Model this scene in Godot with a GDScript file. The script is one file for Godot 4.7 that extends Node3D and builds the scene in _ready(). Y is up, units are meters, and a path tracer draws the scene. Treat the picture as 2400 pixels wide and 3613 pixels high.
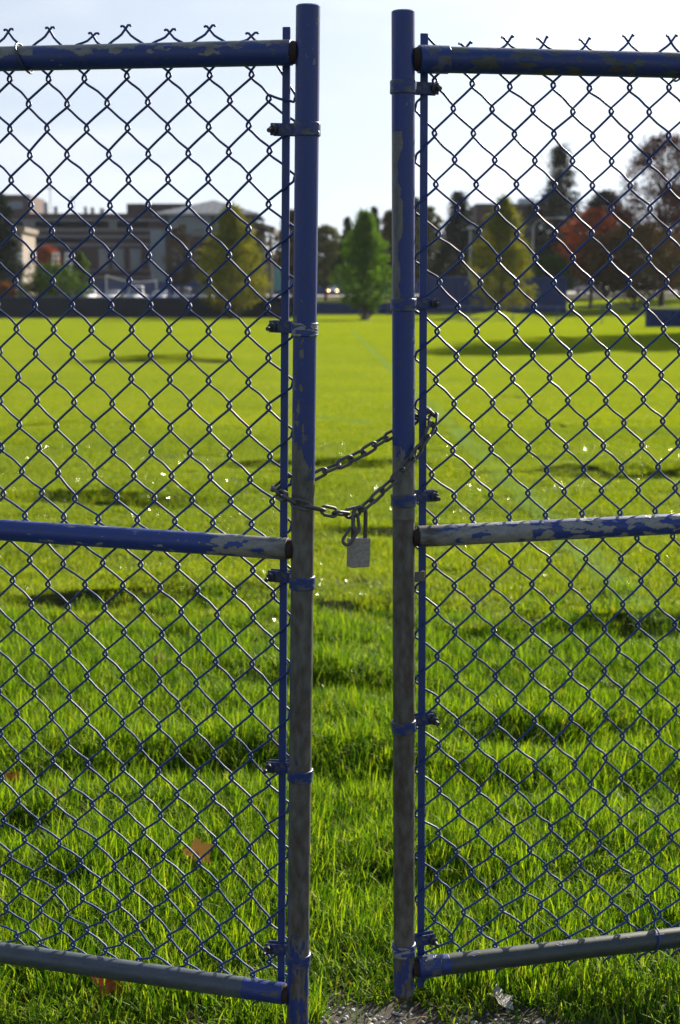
extends Node3D

# ---------------------------------------------------------------- geometry helper
class Geo:
	var v := PackedVector3Array()
	var n := PackedVector3Array()
	var t := PackedVector2Array()
	var c := PackedColorArray()
	var ix := PackedInt32Array()
	var col := Color.WHITE
	var colored := false

	func put(p: Vector3, nn: Vector3, uv := Vector2.ZERO) -> int:
		v.append(p)
		n.append(nn)
		t.append(uv)
		c.append(col)
		return v.size() - 1

	func tri(a: int, b: int, d: int) -> void:
		var f := (v[b] - v[a]).cross(v[d] - v[a])
		if f.dot(n[a] + n[b] + n[d]) > 0.0:
			ix.append_array([a, d, b])
		else:
			ix.append_array([a, b, d])

	func quad(p0: Vector3, p1: Vector3, p2: Vector3, p3: Vector3, out: Vector3) -> void:
		var nn := (p1 - p0).cross(p3 - p0).normalized()
		if nn.dot(out) < 0.0:
			nn = -nn
		var a := put(p0, nn, Vector2(0, 0))
		var b := put(p1, nn, Vector2(1, 0))
		var d := put(p2, nn, Vector2(1, 1))
		var e := put(p3, nn, Vector2(0, 1))
		tri(a, b, d)
		tri(a, d, e)

	# box with chamfered edges
	func box(at: Vector3, size: Vector3, b := Basis(), ch := 0.0) -> void:
		var h := size * 0.5
		ch = minf(ch, minf(h.x, minf(h.y, h.z)) * 0.6)
		var ax := [Vector3.RIGHT, Vector3.UP, Vector3.BACK]
		for k in 3:
			for s in [-1.0, 1.0]:
				var w: Vector3 = ax[k] * s
				var a1: Vector3 = ax[(k + 1) % 3]
				var a2: Vector3 = ax[(k + 2) % 3]
				var l1: float = h[(k + 1) % 3] - ch
				var l2: float = h[(k + 2) % 3] - ch
				var o: Vector3 = w * h[k]
				quad(at + b * (o - a1 * l1 - a2 * l2), at + b * (o + a1 * l1 - a2 * l2), at + b * (o + a1 * l1 + a2 * l2), at + b * (o - a1 * l1 + a2 * l2), b * w)
		if ch <= 0.0:
			return
		for k in 3:
			var i1 := (k + 1) % 3
			var i2 := (k + 2) % 3
			for s1 in [-1.0, 1.0]:
				for s2 in [-1.0, 1.0]:
					var e1: Vector3 = ax[i1] * s1
					var e2: Vector3 = ax[i2] * s2
					var l: Vector3 = ax[k] * (h[k] - ch)
					var p: Vector3 = e1 * h[i1] + e2 * (h[i2] - ch)
					var q: Vector3 = e1 * (h[i1] - ch) + e2 * h[i2]
					quad(at + b * (p - l), at + b * (p + l), at + b * (q + l), at + b * (q - l), b * (e1 + e2))
		for sx in [-1.0, 1.0]:
			for sy in [-1.0, 1.0]:
				for sz in [-1.0, 1.0]:
					var s3 := Vector3(sx, sy, sz)
					var nn: Vector3 = (b * s3).normalized()
					var a := put(at + b * (s3 * Vector3(h.x, h.y - ch, h.z - ch)), nn)
					var bb := put(at + b * (s3 * Vector3(h.x - ch, h.y, h.z - ch)), nn)
					var d := put(at + b * (s3 * Vector3(h.x - ch, h.y - ch, h.z)), nn)
					tri(a, bb, d)

	# straight round bar; u = 0.5 faces `face`, v runs from p0 (0) to p1 (1)
	func bar(p0: Vector3, p1: Vector3, r: float, sides := 24, face := Vector3.BACK, bevel := 0.0015, dome := 0.0) -> void:
		var d := (p1 - p0)
		var l := d.length()
		d /= l
		var f := (face - d * face.dot(d)).normalized()
		var g := d.cross(f)
		var st := [[0.0, 0.0, -1.0], [0.0, r - bevel, -1.0], [0.0, r - bevel, -0.7], [bevel, r, -0.7], [bevel, r, 0.0], [l - bevel, r, 0.0], [l - bevel, r, 0.7], [l, r - bevel, 0.7], [l, r - bevel, 1.0], [l, 0.0, 1.0]]
		if dome > 0.0:
			st = [[0.0, 0.0, -1.0], [0.0, r * 0.6, -1.0], [dome * 0.25, r * 0.86, -0.6], [dome, r, 0.0], [l - bevel, r, 0.0], [l - bevel, r, 0.7], [l, r - bevel, 0.7], [l, r - bevel, 1.0], [l, 0.0, 1.0]]
		rings(p0, d, f, g, st, sides, l)

	func rings(p0: Vector3, d: Vector3, f: Vector3, g: Vector3, st: Array, sides: int, l: float) -> void:
		var base := v.size()
		for s in st:
			for k in sides + 1:
				var a := (float(k) / sides - 0.5) * TAU
				var o := f * cos(a) + g * sin(a)
				var ax: float = s[2]
				put(p0 + d * s[0] + o * s[1], (o * (1.0 - absf(ax)) + d * ax).normalized(), Vector2(float(k) / sides, s[0] / l))
		for j in st.size() - 1:
			for k in sides:
				var a := base + j * (sides + 1) + k
				var b := a + sides + 1
				tri(a, a + 1, b + 1)
				tri(a, b + 1, b)

	# tube along a line of points; radius may be an array
	func tube(p: PackedVector3Array, r, sides := 6, closed := false, caps := true) -> void:
		var m := p.size()
		var base := v.size()
		var tn := (p[1] - p[0]).normalized()
		if closed:
			tn = (p[1] - p[m - 1]).normalized()
		var f := tn.cross(Vector3.UP if absf(tn.y) < 0.9 else Vector3.RIGHT).normalized()
		for k in m:
			var a := p[k - 1] if k > 0 else (p[m - 1] if closed else p[0])
			var b := p[k + 1] if k < m - 1 else (p[0] if closed else p[m - 1])
			var t2 := (b - a).normalized()
			f = (f - t2 * f.dot(t2)).normalized()
			var g := t2.cross(f)
			var rr: float = r[k] if r is Array or r is PackedFloat32Array else r
			for s in sides:
				var an := float(s) / sides * TAU
				var o := f * cos(an) + g * sin(an)
				put(p[k] + o * rr, o, Vector2(float(s) / sides, float(k) / m))
		var last := m if closed else m - 1
		for k in last:
			var k2 := (k + 1) % m
			for s in sides:
				var s2 := (s + 1) % sides
				tri(base + k * sides + s, base + k * sides + s2, base + k2 * sides + s2)
				tri(base + k * sides + s, base + k2 * sides + s2, base + k2 * sides + s)
		if caps and not closed:
			for e in [0, m - 1]:
				var nn := (p[0] - p[1]).normalized() if e == 0 else (p[m - 1] - p[m - 2]).normalized()
				var cc := put(p[e] + nn * (r[e] if r is Array or r is PackedFloat32Array else r) * 0.4, nn)
				for s in sides:
					tri(cc, base + e * sides + s, base + e * sides + (s + 1) % sides)

	func mesh(flat := false) -> ArrayMesh:
		var a := []
		a.resize(Mesh.ARRAY_MAX)
		a[Mesh.ARRAY_VERTEX] = v
		if not flat:
			a[Mesh.ARRAY_NORMAL] = n
		a[Mesh.ARRAY_TEX_UV] = t
		if colored:
			a[Mesh.ARRAY_COLOR] = c
		a[Mesh.ARRAY_INDEX] = ix
		var m := ArrayMesh.new()
		m.add_surface_from_arrays(Mesh.PRIMITIVE_TRIANGLES, a)
		return m


# ---------------------------------------------------------------- node helpers
var used := {}
var mats := {}

func numbered(called: String) -> String:
	used[called] = used.get(called, -1) + 1
	return called if used[called] == 0 else "%s_%03d" % [called, used[called]]

func tag(o: Node, label := "", category := "", group := "", kind := "") -> Node:
	if label:
		o.set_meta("label", label)
	if category:
		o.set_meta("category", category)
	if group:
		o.set_meta("group", group)
	if kind:
		o.set_meta("kind", kind)
	return o

func thing(called: String, label: String, category: String, at := Vector3.ZERO, group := "") -> Node3D:
	var o := Node3D.new()
	o.name = numbered(called)
	add_child(o)
	o.position = at
	tag(o, label, category, group)
	return o

func part(called: String, g, m: Material, parent: Node, flat := false) -> MeshInstance3D:
	var o := MeshInstance3D.new()
	o.name = called if parent != self else numbered(called)
	o.mesh = g.mesh(flat) if g is Geo else g
	o.material_override = m
	parent.add_child(o, true)
	return o

func lin(r: float, g: float, b: float) -> Color:
	return Color(r, g, b).linear_to_srgb()

func mat(key: String, color: Color, rough := 0.6, metal := 0.0, spec := 0.5) -> StandardMaterial3D:
	if not mats.has(key):
		var m := StandardMaterial3D.new()
		m.albedo_color = color
		m.roughness = rough
		m.metallic = metal
		m.metallic_specular = spec
		mats[key] = m
	return mats[key]

func leafy(key: String, backlight: Color, rough := 0.5, spec := 0.5) -> StandardMaterial3D:
	if not mats.has(key):
		var m := StandardMaterial3D.new()
		m.vertex_color_use_as_albedo = true
		m.roughness = rough
		m.metallic_specular = spec
		m.cull_mode = BaseMaterial3D.CULL_DISABLED
		m.backlight_enabled = true
		m.backlight = backlight
		mats[key] = m
	return mats[key]

# noise-textured matt surface: base colour mottled by fine and coarse noise, in world metres
func rough_mat(key: String, a: Color, b: Color, freq: float, tile: float, rough := 0.85, relief := 0.0) -> StandardMaterial3D:
	if mats.has(key):
		return mats[key]
	var nz := FastNoiseLite.new()
	nz.seed = hash(key) % 9999
	nz.frequency = freq
	nz.fractal_octaves = 5
	var ramp := Gradient.new()
	ramp.set_color(0, a)
	ramp.set_color(1, b)
	ramp.set_offset(0, 0.25)
	ramp.set_offset(1, 0.75)
	var tx := NoiseTexture2D.new()
	tx.width = 256
	tx.height = 256
	tx.seamless = true
	tx.noise = nz
	tx.color_ramp = ramp
	var m := StandardMaterial3D.new()
	m.albedo_texture = tx
	m.roughness = rough
	m.uv1_triplanar = true
	m.uv1_world_triplanar = true
	m.uv1_scale = Vector3.ONE / tile
	if relief > 0.0:
		var hx := NoiseTexture2D.new()
		hx.width = 256
		hx.height = 256
		hx.seamless = true
		hx.noise = nz
		m.heightmap_enabled = true
		m.heightmap_texture = hx
		m.heightmap_scale = relief
	mats[key] = m
	return m


# ---------------------------------------------------------------- the lie of the land (metres)
const CAM := Vector3(0, 1.43, 2.62)
# shallow hollows worn into the turf: x, z, half length, half width, depth
const HOLLOWS := [[1.2, -3.35, 0.75, 0.17, 0.05], [0.0, -2.5, 0.42, 0.14, 0.04], [-0.35, -1.5, 1.1, 0.16, 0.04], [-1.0, -4.1, 0.7, 0.16, 0.04], [0.15, -3.9, 0.5, 0.12, 0.03], [-0.95, -1.05, 0.5, 0.12, 0.03], [0.75, -1.9, 0.45, 0.13, 0.035], [-4.1, -30.2, 1.6, 0.5, 0.10], [0.6, -6.1, 0.8, 0.2, 0.035], [-1.6, -7.4, 0.9, 0.22, 0.045], [0.25, -0.75, 0.3, 0.14, 0.03], [2.6, -9.0, 1.4, 0.3, 0.05], [-0.2, -9.6, 1.0, 0.25, 0.04]]
var bumps := FastNoiseLite.new()

func ground(x: float, z: float) -> float:
	var d := CAM.z - z
	var h := 0.0
	if d > 100.0:
		var ks := [100.0, 0.0, 107.0, 0.02, 116.0, 0.24, 130.0, 0.62, 150.0, 1.25, 170.0, 1.5, 200.0, 1.9, 240.0, 2.4, 420.0, 4.0, 5000.0, 12.0]
		for k in range(0, ks.size() - 2, 2):
			if d >= ks[k] and d <= ks[k + 2]:
				h = lerpf(ks[k + 1], ks[k + 3], (d - ks[k]) / (ks[k + 2] - ks[k]))
		h += 0.012 * clampf(x - 5.0, 0.0, 60.0) * clampf((d - 130.0) / 40.0, 0.0, 1.0)
	if d > 84.0 and d < 116.0:   # low mound on the right
		var e := Vector2((x - 11.0) / 4.5, (d - 100.0) / 8.0).length()
		h += 0.45 * pow(maxf(0.0, 1.0 - e * e), 2.0)
	if d < 60.0:
		h += bumps.get_noise_2d(x, z) * 0.035 * clampf((22.0 - d) / 10.0, 0.0, 1.0)
		for o in HOLLOWS:
			var ex: float = (x - o[0]) / o[2]
			var ez: float = (z - o[1] - 0.05 * sin(x * 3.0 + o[0])) / o[3]
			if ex * ex < 4.0 and ez * ez < 9.0:   # a lip on the far side, a trough in front of it
				h += o[4] * exp(-ex * ex * 1.4) * (1.0 * exp(-(ez + 1.1) * (ez + 1.1) * 1.8) - 1.1 * exp(-(ez - 0.4) * (ez - 0.4) * 1.6))
	if d < 4.0:
		h = lerpf(h, bumps.get_noise_2d(x, z) * 0.01, clampf((d - 2.0) / 2.0, 0.0, 1.0) * 0.0 + clampf((3.4 - d) / 0.8, 0.0, 1.0))
	return h
const NL := [
	[-110,709,-188,709,-266,710,-346,710,-429,707,-500,707,-578,708,-658,708],
	[-78,668,-150,665,-228,665,-306,664,-385,663,-464,662,-541,663,-618,662,-696,662],
	[-115,622,-190,620,-268,619,-346,619,-426,618,-505,619,-580,618,-658,616],
	[-76,578,-152,576,-229,574,-306,573,-383,572,-466,572,-541,571,-619,571,-696,569],
	[-114,532,-191,529,-268,528,-345,527,-423,526,-503,525,-580,526,-657,524],
	[-77,485,-152,483,-229,485,-307,483,-382,481,-461,480,-541,481,-618,479,-696,477],
	[-115,441,-190,439,-268,440,-345,438,-420,434,-500,433,-578,434,-656,432],
	[-77,395,-152,394,-229,393,-307,391,-382,389,-460,388,-539,387,-617,386,-694,385],
	[-117,349,-190,347,-268,346,-346,345,-422,343,-500,341,-577,340,-655,340],
	[-78,303,-154,303,-229,301,-305,301,-383,298,-462,298,-538,295,-616,295,-693,294],
	[-116,257,-191,257,-268,256,-342,255,-423,252,-500,251,-577,250,-653,249],
	[-76,212,-151,212,-229,211,-305,209,-382,208,-462,207,-538,205,-613,206,-692,203],
	[-114,166,-191,166,-267,165,-344,164,-422,161,-500,160,-576,159,-653,158],
	[-75,122,-151,121,-228,120,-305,119,-383,116,-461,115,-538,115,-615,112,-692,111],
	[-113,75,-190,76,-267,75,-343,71,-422,71,-499,68,-576,67,-653,66],
	[-72,31,-150,30,-228,30,-305,28,-382,25,-462,24,-536,25,-615,21,-691,20],
	[-110,-14,-188,-13,-265,-16,-341,-19,-421,-21,-497,-22,-573,-23,-652,-24],
	[-67,-53,-148,-57,-224,-59,-300,-60,-377,-62,-463,-70,-532,-63,-614,-70,-688,-70],
	[-107,-98,-183,-100,-259,-102,-335,-104,-415,-107,-487,-108,-569,-110,-648,-114],
	[-66,-141,-144,-143,-219,-145,-294,-146,-372,-148,-451,-152,-527,-154,-604,-155,-682,-157],
	[-104,-186,-181,-188,-254,-189,-329,-191,-407,-192,-490,-200,-561,-198,-640,-200],
	[-64,-230,-141,-231,-214,-232,-290,-233,-366,-234,-445,-238,-523,-243,-599,-241,-677,-246],
	[-103,-277,-175,-277,-247,-277,-326,-277,-405,-281,-482,-286,-560,-287,-637,-290],
	[-66,-320,-140,-323,-212,-324,-287,-325,-365,-326,-443,-328,-520,-331,-600,-335,-675,-336],
	[-105,-367,-178,-369,-252,-371,-328,-372,-405,-373,-482,-376,-559,-378,-636,-380],
	[-69,-414,-142,-413,-217,-415,-292,-418,-368,-418,-444,-421,-520,-421,-597,-424,-674,-426],
	[-106,-460,-180,-463,-255,-463,-331,-465,-407,-466,-483,-468,-558,-467,-635,-470],
	[-68,-506,-143,-507,-218,-509,-295,-509,-371,-510,-446,-513,-522,-513,-597,-513,-673,-515],
	[-108,-551,-182,-554,-258,-555,-334,-556,-410,-558,-489,-562,-561,-559,-634,-558],
	[-71,-600,-146,-598,-221,-600,-297,-602,-371,-604,-446,-603,-521,-603,-598,-605,-672,-606],
	[-108,-641,-183,-644,-258,-645,-331,-648,-405,-647,-481,-650,-560,-651,-635,-652],
	[-74,-690,-144,-687,-217,-688,-293,-693,-365,-688,-438,-687,-518,-692,-599,-697,-671,-696],
	[-109,-738,-179,-734,-253,-735,-328,-731,-398,-727,-475,-732,-557,-740,-633,-742],
	[-73,-786,-143,-783,-213,-781,-287,-777,-358,-769,-431,-766,-511,-777,-587,-778,-663,-778],
	[-106,-832,-175,-824,-245,-819,-318,-814,-392,-811,-465,-812,-542,-818,-621,-817],
	[-68,-884,-141,-876,-211,-867,-280,-860,-354,-853,-425,-849,-500,-851,-572,-851,-647,-853],
	[-103,-923,-173,-913,-244,-910,-313,-895,-383,-891,-462,-889,-525,-883,-602,-891],
	[-67,-968,-140,-962,-209,-956,-276,-945,-345,-933,-416,-922,-496,-928,-556,-927,-632,-933],
	[-101,-1001,-167,-994,-241,-993,-310,-985,-378,-968,-454,-955,-512,-961,-586,-967],
	[-64,-1036,-134,-1029,-204,-1023,-274,-1017,-342,-1005,-414,-993,-485,-992,-559,-998,-611,-991],
	[-99,-1062,-169,-1056,-239,-1050,-308,-1040,-377,-1028,-451,-1023,-523,-1025,-591,-1023],
]
const NR := [
	[67,716,139,713,212,709,297,713,369,709,450,712,530,714,606,713,683,713],
	[103,668,178,668,258,668,337,666,414,668,491,668,570,669,647,668],
	[67,623,142,624,222,623,300,625,378,622,454,622,532,625,610,623,687,623],
	[106,576,184,576,263,576,338,576,417,576,494,577,572,578,650,578],
	[70,531,148,531,227,532,303,531,379,531,456,531,535,532,612,533,689,533],
	[111,487,189,488,266,487,341,487,418,488,498,488,575,487,651,487],
	[75,440,154,445,229,441,305,442,379,442,458,443,538,443,614,442,690,442],
	[119,399,193,394,266,395,342,395,418,395,498,395,575,396,651,396],
	[77,352,157,350,229,349,304,349,380,350,458,349,536,349,612,350,688,350],
	[113,305,191,304,265,305,341,304,418,304,496,305,573,304,649,304],
	[73,260,151,259,229,259,302,259,379,258,455,258,533,258,609,259,686,259],
	[111,213,187,214,264,212,339,213,417,213,493,213,569,214,647,213],
	[71,169,147,168,224,168,299,168,378,168,455,167,531,168,608,168,685,168],
	[107,123,184,123,259,123,337,123,416,121,495,121,569,124,647,123],
	[69,76,144,78,220,78,297,78,375,77,455,76,537,77,609,77,685,77],
	[105,33,182,33,258,33,335,33,413,32,494,31,571,33,647,32],
	[63,-12,145,-12,220,-11,296,-12,373,-13,452,-13,530,-14,608,-13,684,-15],
	[108,-56,182,-56,258,-56,333,-56,411,-57,489,-59,568,-58,644,-60],
	[70,-103,145,-101,220,-102,295,-101,371,-101,451,-103,526,-103,605,-106,684,-107],
	[108,-145,184,-146,261,-147,338,-147,415,-149,489,-156,566,-156,645,-154],
	[69,-189,149,-191,225,-192,304,-192,381,-193,456,-197,534,-198,608,-200,686,-200],
	[109,-233,187,-236,269,-238,350,-244,425,-242,500,-244,574,-245,650,-247],
	[74,-280,149,-280,229,-284,312,-290,390,-291,462,-290,536,-292,613,-292,690,-294],
	[111,-325,190,-327,271,-332,353,-335,424,-338,496,-335,576,-338,652,-339],
	[75,-372,152,-373,232,-376,312,-378,389,-380,455,-383,536,-380,614,-384,693,-386],
	[114,-417,195,-421,272,-424,353,-427,426,-426,498,-427,576,-430,655,-431],
	[76,-462,157,-467,237,-472,314,-472,392,-472,465,-473,540,-474,618,-476,697,-479],
	[116,-510,198,-517,278,-519,356,-520,431,-518,505,-518,583,-521,660,-524],
	[78,-555,157,-560,239,-567,320,-568,397,-567,468,-566,546,-568,624,-570,702,-573],
	[118,-603,199,-608,282,-614,366,-618,432,-610,509,-613,588,-616,666,-618],
	[80,-649,162,-655,242,-657,324,-665,400,-664,468,-656,551,-662,629,-664,706,-665],
	[120,-697,202,-702,280,-709,361,-711,433,-702,509,-706,592,-711,667,-710],
	[78,-738,160,-744,236,-745,317,-750,392,-750,468,-748,549,-751,627,-754,705,-756],
	[115,-781,192,-788,272,-794,350,-794,424,-792,505,-794,583,-795,663,-799],
	[74,-827,148,-827,227,-831,307,-834,381,-832,461,-837,542,-841,619,-841,699,-843],
	[102,-866,180,-873,261,-880,340,-876,416,-876,499,-878,574,-882,654,-884],
	[70,-921,132,-913,213,-915,297,-914,374,-919,453,-922,532,-925,609,-925,687,-926],
	[106,-964,167,-956,255,-958,332,-957,410,-963,487,-964,562,-964,639,-965],
	[50,-996,124,-996,200,-994,281,-994,359,-997,437,-1000,513,-1001,590,-1002,667,-1002],
	[87,-1026,161,-1025,240,-1024,320,-1025,397,-1028,475,-1030,552,-1031,629,-1032],
	[47,-1054,125,-1055,201,-1055,280,-1055,359,-1057,436,-1059,513,-1060,590,-1062,667,-1062],
]
const TREES := [
	["street_tree", 1.7, -96.4, 7.34, 2.30, 0.81, "young", "young green tree with mulch ring standing in the gap between gates"],
	["street_tree", -7.8, -102.4, 8.13, 3.00, 0.82, "turning", "yellow-green leafy tree in front of the hip-roofed building"],
	["street_tree", 12.2, -105.4, 8.88, 2.77, 0.56, "turning", "yellow-green upright tree before the brick building on right"],
	["pine_tree", 11.4, -137.4, 10.70, 2.76, 1.75, "pine", "dark layered pine beside right gate post, behind blue screen"],
	["spruce_tree", 22.7, -147.4, 15.71, 3.69, 2.26, "pine", "tallest dark conifer right of the brick building"],
	["maple_tree", 30.2, -132.4, 15.55, 5.05, 3.97, "maroon", "tall dark red tree at the right edge"],
	["maple_tree", 22.3, -125.4, 8.55, 2.98, 2.89, "orange", "orange-red maple below the tall dark red tree"],
	["broadleaf_tree", 25.4, -121.4, 7.16, 5.01, 1.48, "brown", "broad low brown-green tree under the tall dark red tree"],
	["shrub", 17.9, -119.4, 4.62, 1.73, 1.76, "green", "rounded green shrub left of the orange-red maple"],
	["broadleaf_tree", -1.5, -147.4, 7.67, 2.13, 1.53, "olive", "olive rounded tree just right of left gate post"],
	["conifer", 0.7, -132.4, 8.23, 1.33, 2.52, "fir", "slim dark conifer behind young green tree, the shorter one"],
	["conifer", 3.2, -132.4, 9.15, 1.38, 2.13, "fir", "slim dark conifer behind young green tree, the taller one"],
	["broadleaf_tree", 5.3, -143.4, 9.16, 1.78, 1.76, "brown", "dark brown-green tree hidden partly by right gate post"],
	["broadleaf_tree", -4.9, -147.4, 9.27, 1.71, 2.55, "brown", "brown thin-leaved tree right of the hip-roofed building"],
	["pine_tree", -27.1, -112.4, 9.53, 2.27, 2.25, "pine", "dark pine at the far left edge"],
	["broadleaf_tree", -13.8, -122.4, 7.31, 1.43, 2.31, "bare", "brown thinning tree in front of pale glazed facade"],
	["shrub", -27.2, -131.4, 5.49, 1.27, 3.06, "orange", "small orange tree in front of the parking garage"],
	["hedge_shrub", -22.3, -109.4, 3.93, 2.76, 0.15, "green", "wide dark green shrub behind the left fence"],
	["shrub", -21.2, -115.4, 4.95, 0.84, 2.77, "lime", "light green upright shrub above wide dark shrub"],
	["shrub", -25.8, -108.4, 2.52, 1.05, 0.25, "orangeg", "orange-green shrub at the left end of the fence"],
	["broadleaf_tree", 22.9, -153.4, 11.23, 3.53, 1.66, "dark", "dark green tree mass behind the long-armed street lamp"],
	["broadleaf_tree", 9.3, -149.4, 9.67, 1.86, 2.11, "olive", "pale olive tree right behind right gate post"],
	["broadleaf_tree", 29.0, -155.4, 11.35, 3.42, 1.50, "dark", "dark tree between tall conifer and dark red tree"],
	["broadleaf_tree", 36.1, -147.4, 11.76, 3.84, 1.23, "dark", "dark tree at the right edge behind dark red tree"],
	["pine_tree", 7.9, -157.4, 11.16, 2.21, 1.80, "dark", "dark tree seen between right post and its tension bar"],
	["broadleaf_tree", 15.4, -157.4, 8.04, 2.52, 1.49, "dark", "low dark tree behind straight lamp post"],
	["broadleaf_tree", -11.4, -129.4, 6.05, 1.56, 1.93, "dark", "low dark tree behind the yellow-green tree at hip roof"],
]


func _ready() -> void:
	# ---- camera
	var cam := Camera3D.new()
	cam.name = "camera"
	add_child(cam)
	cam.position = CAM
	cam.rotation_degrees = Vector3(-8.5, 0, 0)
	cam.near = 0.05
	cam.far = 6000.0
	cam.keep_aspect = Camera3D.KEEP_HEIGHT
	cam.fov = 39.59
	var lens := CameraAttributesPhysical.new()
	lens.frustum_focal_length = 50.0
	lens.frustum_focus_distance = 2.66
	lens.exposure_aperture = 6.3
	cam.attributes = lens
	cam.fov = 39.59
	cam.current = true
	# ---- sky and exposure
	var env := Environment.new()
	env.background_mode = Environment.BG_SKY
	env.tonemap_mode = Environment.TONE_MAPPER_LINEAR
	env.tonemap_exposure = 2.75
	# thin autumn haze over the far end of the field
	env.fog_enabled = true
	env.fog_density = 0.00013
	env.fog_light_color = Color(0.93, 0.95, 1.0)
	env.sdfgi_enabled = true
	env.ssao_enabled = true
	env.ssil_enabled = true
	var sun_dir := Vector3(sin(deg_to_rad(34.0)) * cos(deg_to_rad(27.0)), sin(deg_to_rad(27.0)), -cos(deg_to_rad(34.0)) * cos(deg_to_rad(27.0)))
	var sky := Sky.new()
	var pano := PanoramaSkyMaterial.new()
	pano.panorama = sky_texture(sun_dir)
	sky.sky_material = pano
	env.sky = sky
	var we := WorldEnvironment.new()
	we.name = "world_environment"
	we.environment = env
	add_child(we)
	# ---- sun: behind the field, to the right
	var sun := DirectionalLight3D.new()
	sun.name = "sun"
	sun.light_energy = 1.6
	sun.light_color = Color(1.0, 0.95, 0.87)
	sun.light_angular_distance = 0.5
	sun.shadow_enabled = true
	add_child(sun)
	sun.look_at_from_position(sun_dir * 100.0, Vector3.ZERO, Vector3.UP)
	bumps.seed = 5
	bumps.frequency = 0.45
	bumps.fractal_octaves = 3
	# ---- setting, then things
	build_ground()
	build_far_buildings()
	build_far_fences()
	build_far_trees()
	build_far_things()
	build_gates()
	build_chain_and_lock()
	build_grass()
	build_leaves()


func sky_texture(sun_dir: Vector3) -> ImageTexture:
	var w := 1024
	var h := 512
	var im := Image.create_empty(w, h, false, Image.FORMAT_RGBF)
	var nz := FastNoiseLite.new()
	nz.seed = 11
	nz.frequency = 1.0
	nz.fractal_octaves = 5
	for j in h:
		var el := (0.5 - (j + 0.5) / h) * PI
		var y := sin(el)
		for i in w:
			var az := (i + 0.5) / w * TAU
			var d := Vector3(sin(az) * cos(el), y, -cos(az) * cos(el))
			var gam := rad_to_deg(acos(clampf(d.dot(sun_dir), -1.0, 1.0)))
			var up := maxf(y, 0.0)
			var k := pow(1.0 - up, 2.6)
			var c := Vector3(0.050, 0.110, 0.24).lerp(Vector3(0.385, 0.435, 0.475), k)
			c *= lerpf(0.58, 1.0, 0.5 + 0.5 * d.dot(sun_dir))
			c += Vector3(1.0, 0.97, 0.92) * (0.30 * exp(-pow(gam / 38.0, 2.0)) + 0.6 * exp(-gam / 9.0))
			if y > 0.0:
				# thin high cloud, drawn out in streaks
				var q := d / (y + 0.12)
				var m := nz.get_noise_3d(q.x * 0.7 + q.z * 0.35, q.z * 1.5 - q.x * 0.5, 3.0) + 0.4 * nz.get_noise_3d(q.x * 2.2, q.z * 5.0, 9.0)
				var cl := clampf(m * 0.9 + 0.16, 0.0, 0.5)
				c = c.lerp(Vector3(0.42, 0.43, 0.44) * (1.0 + 0.9 * exp(-pow(gam / 33.0, 2.0))), cl)
			else:
				c = c.lerp(Vector3(0.08, 0.09, 0.06), clampf(-y * 12.0, 0.0, 1.0))
			c *= 0.81
			im.set_pixel(i, j, Color(c.x, c.y, c.z))
	return ImageTexture.create_from_image(im)


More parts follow.
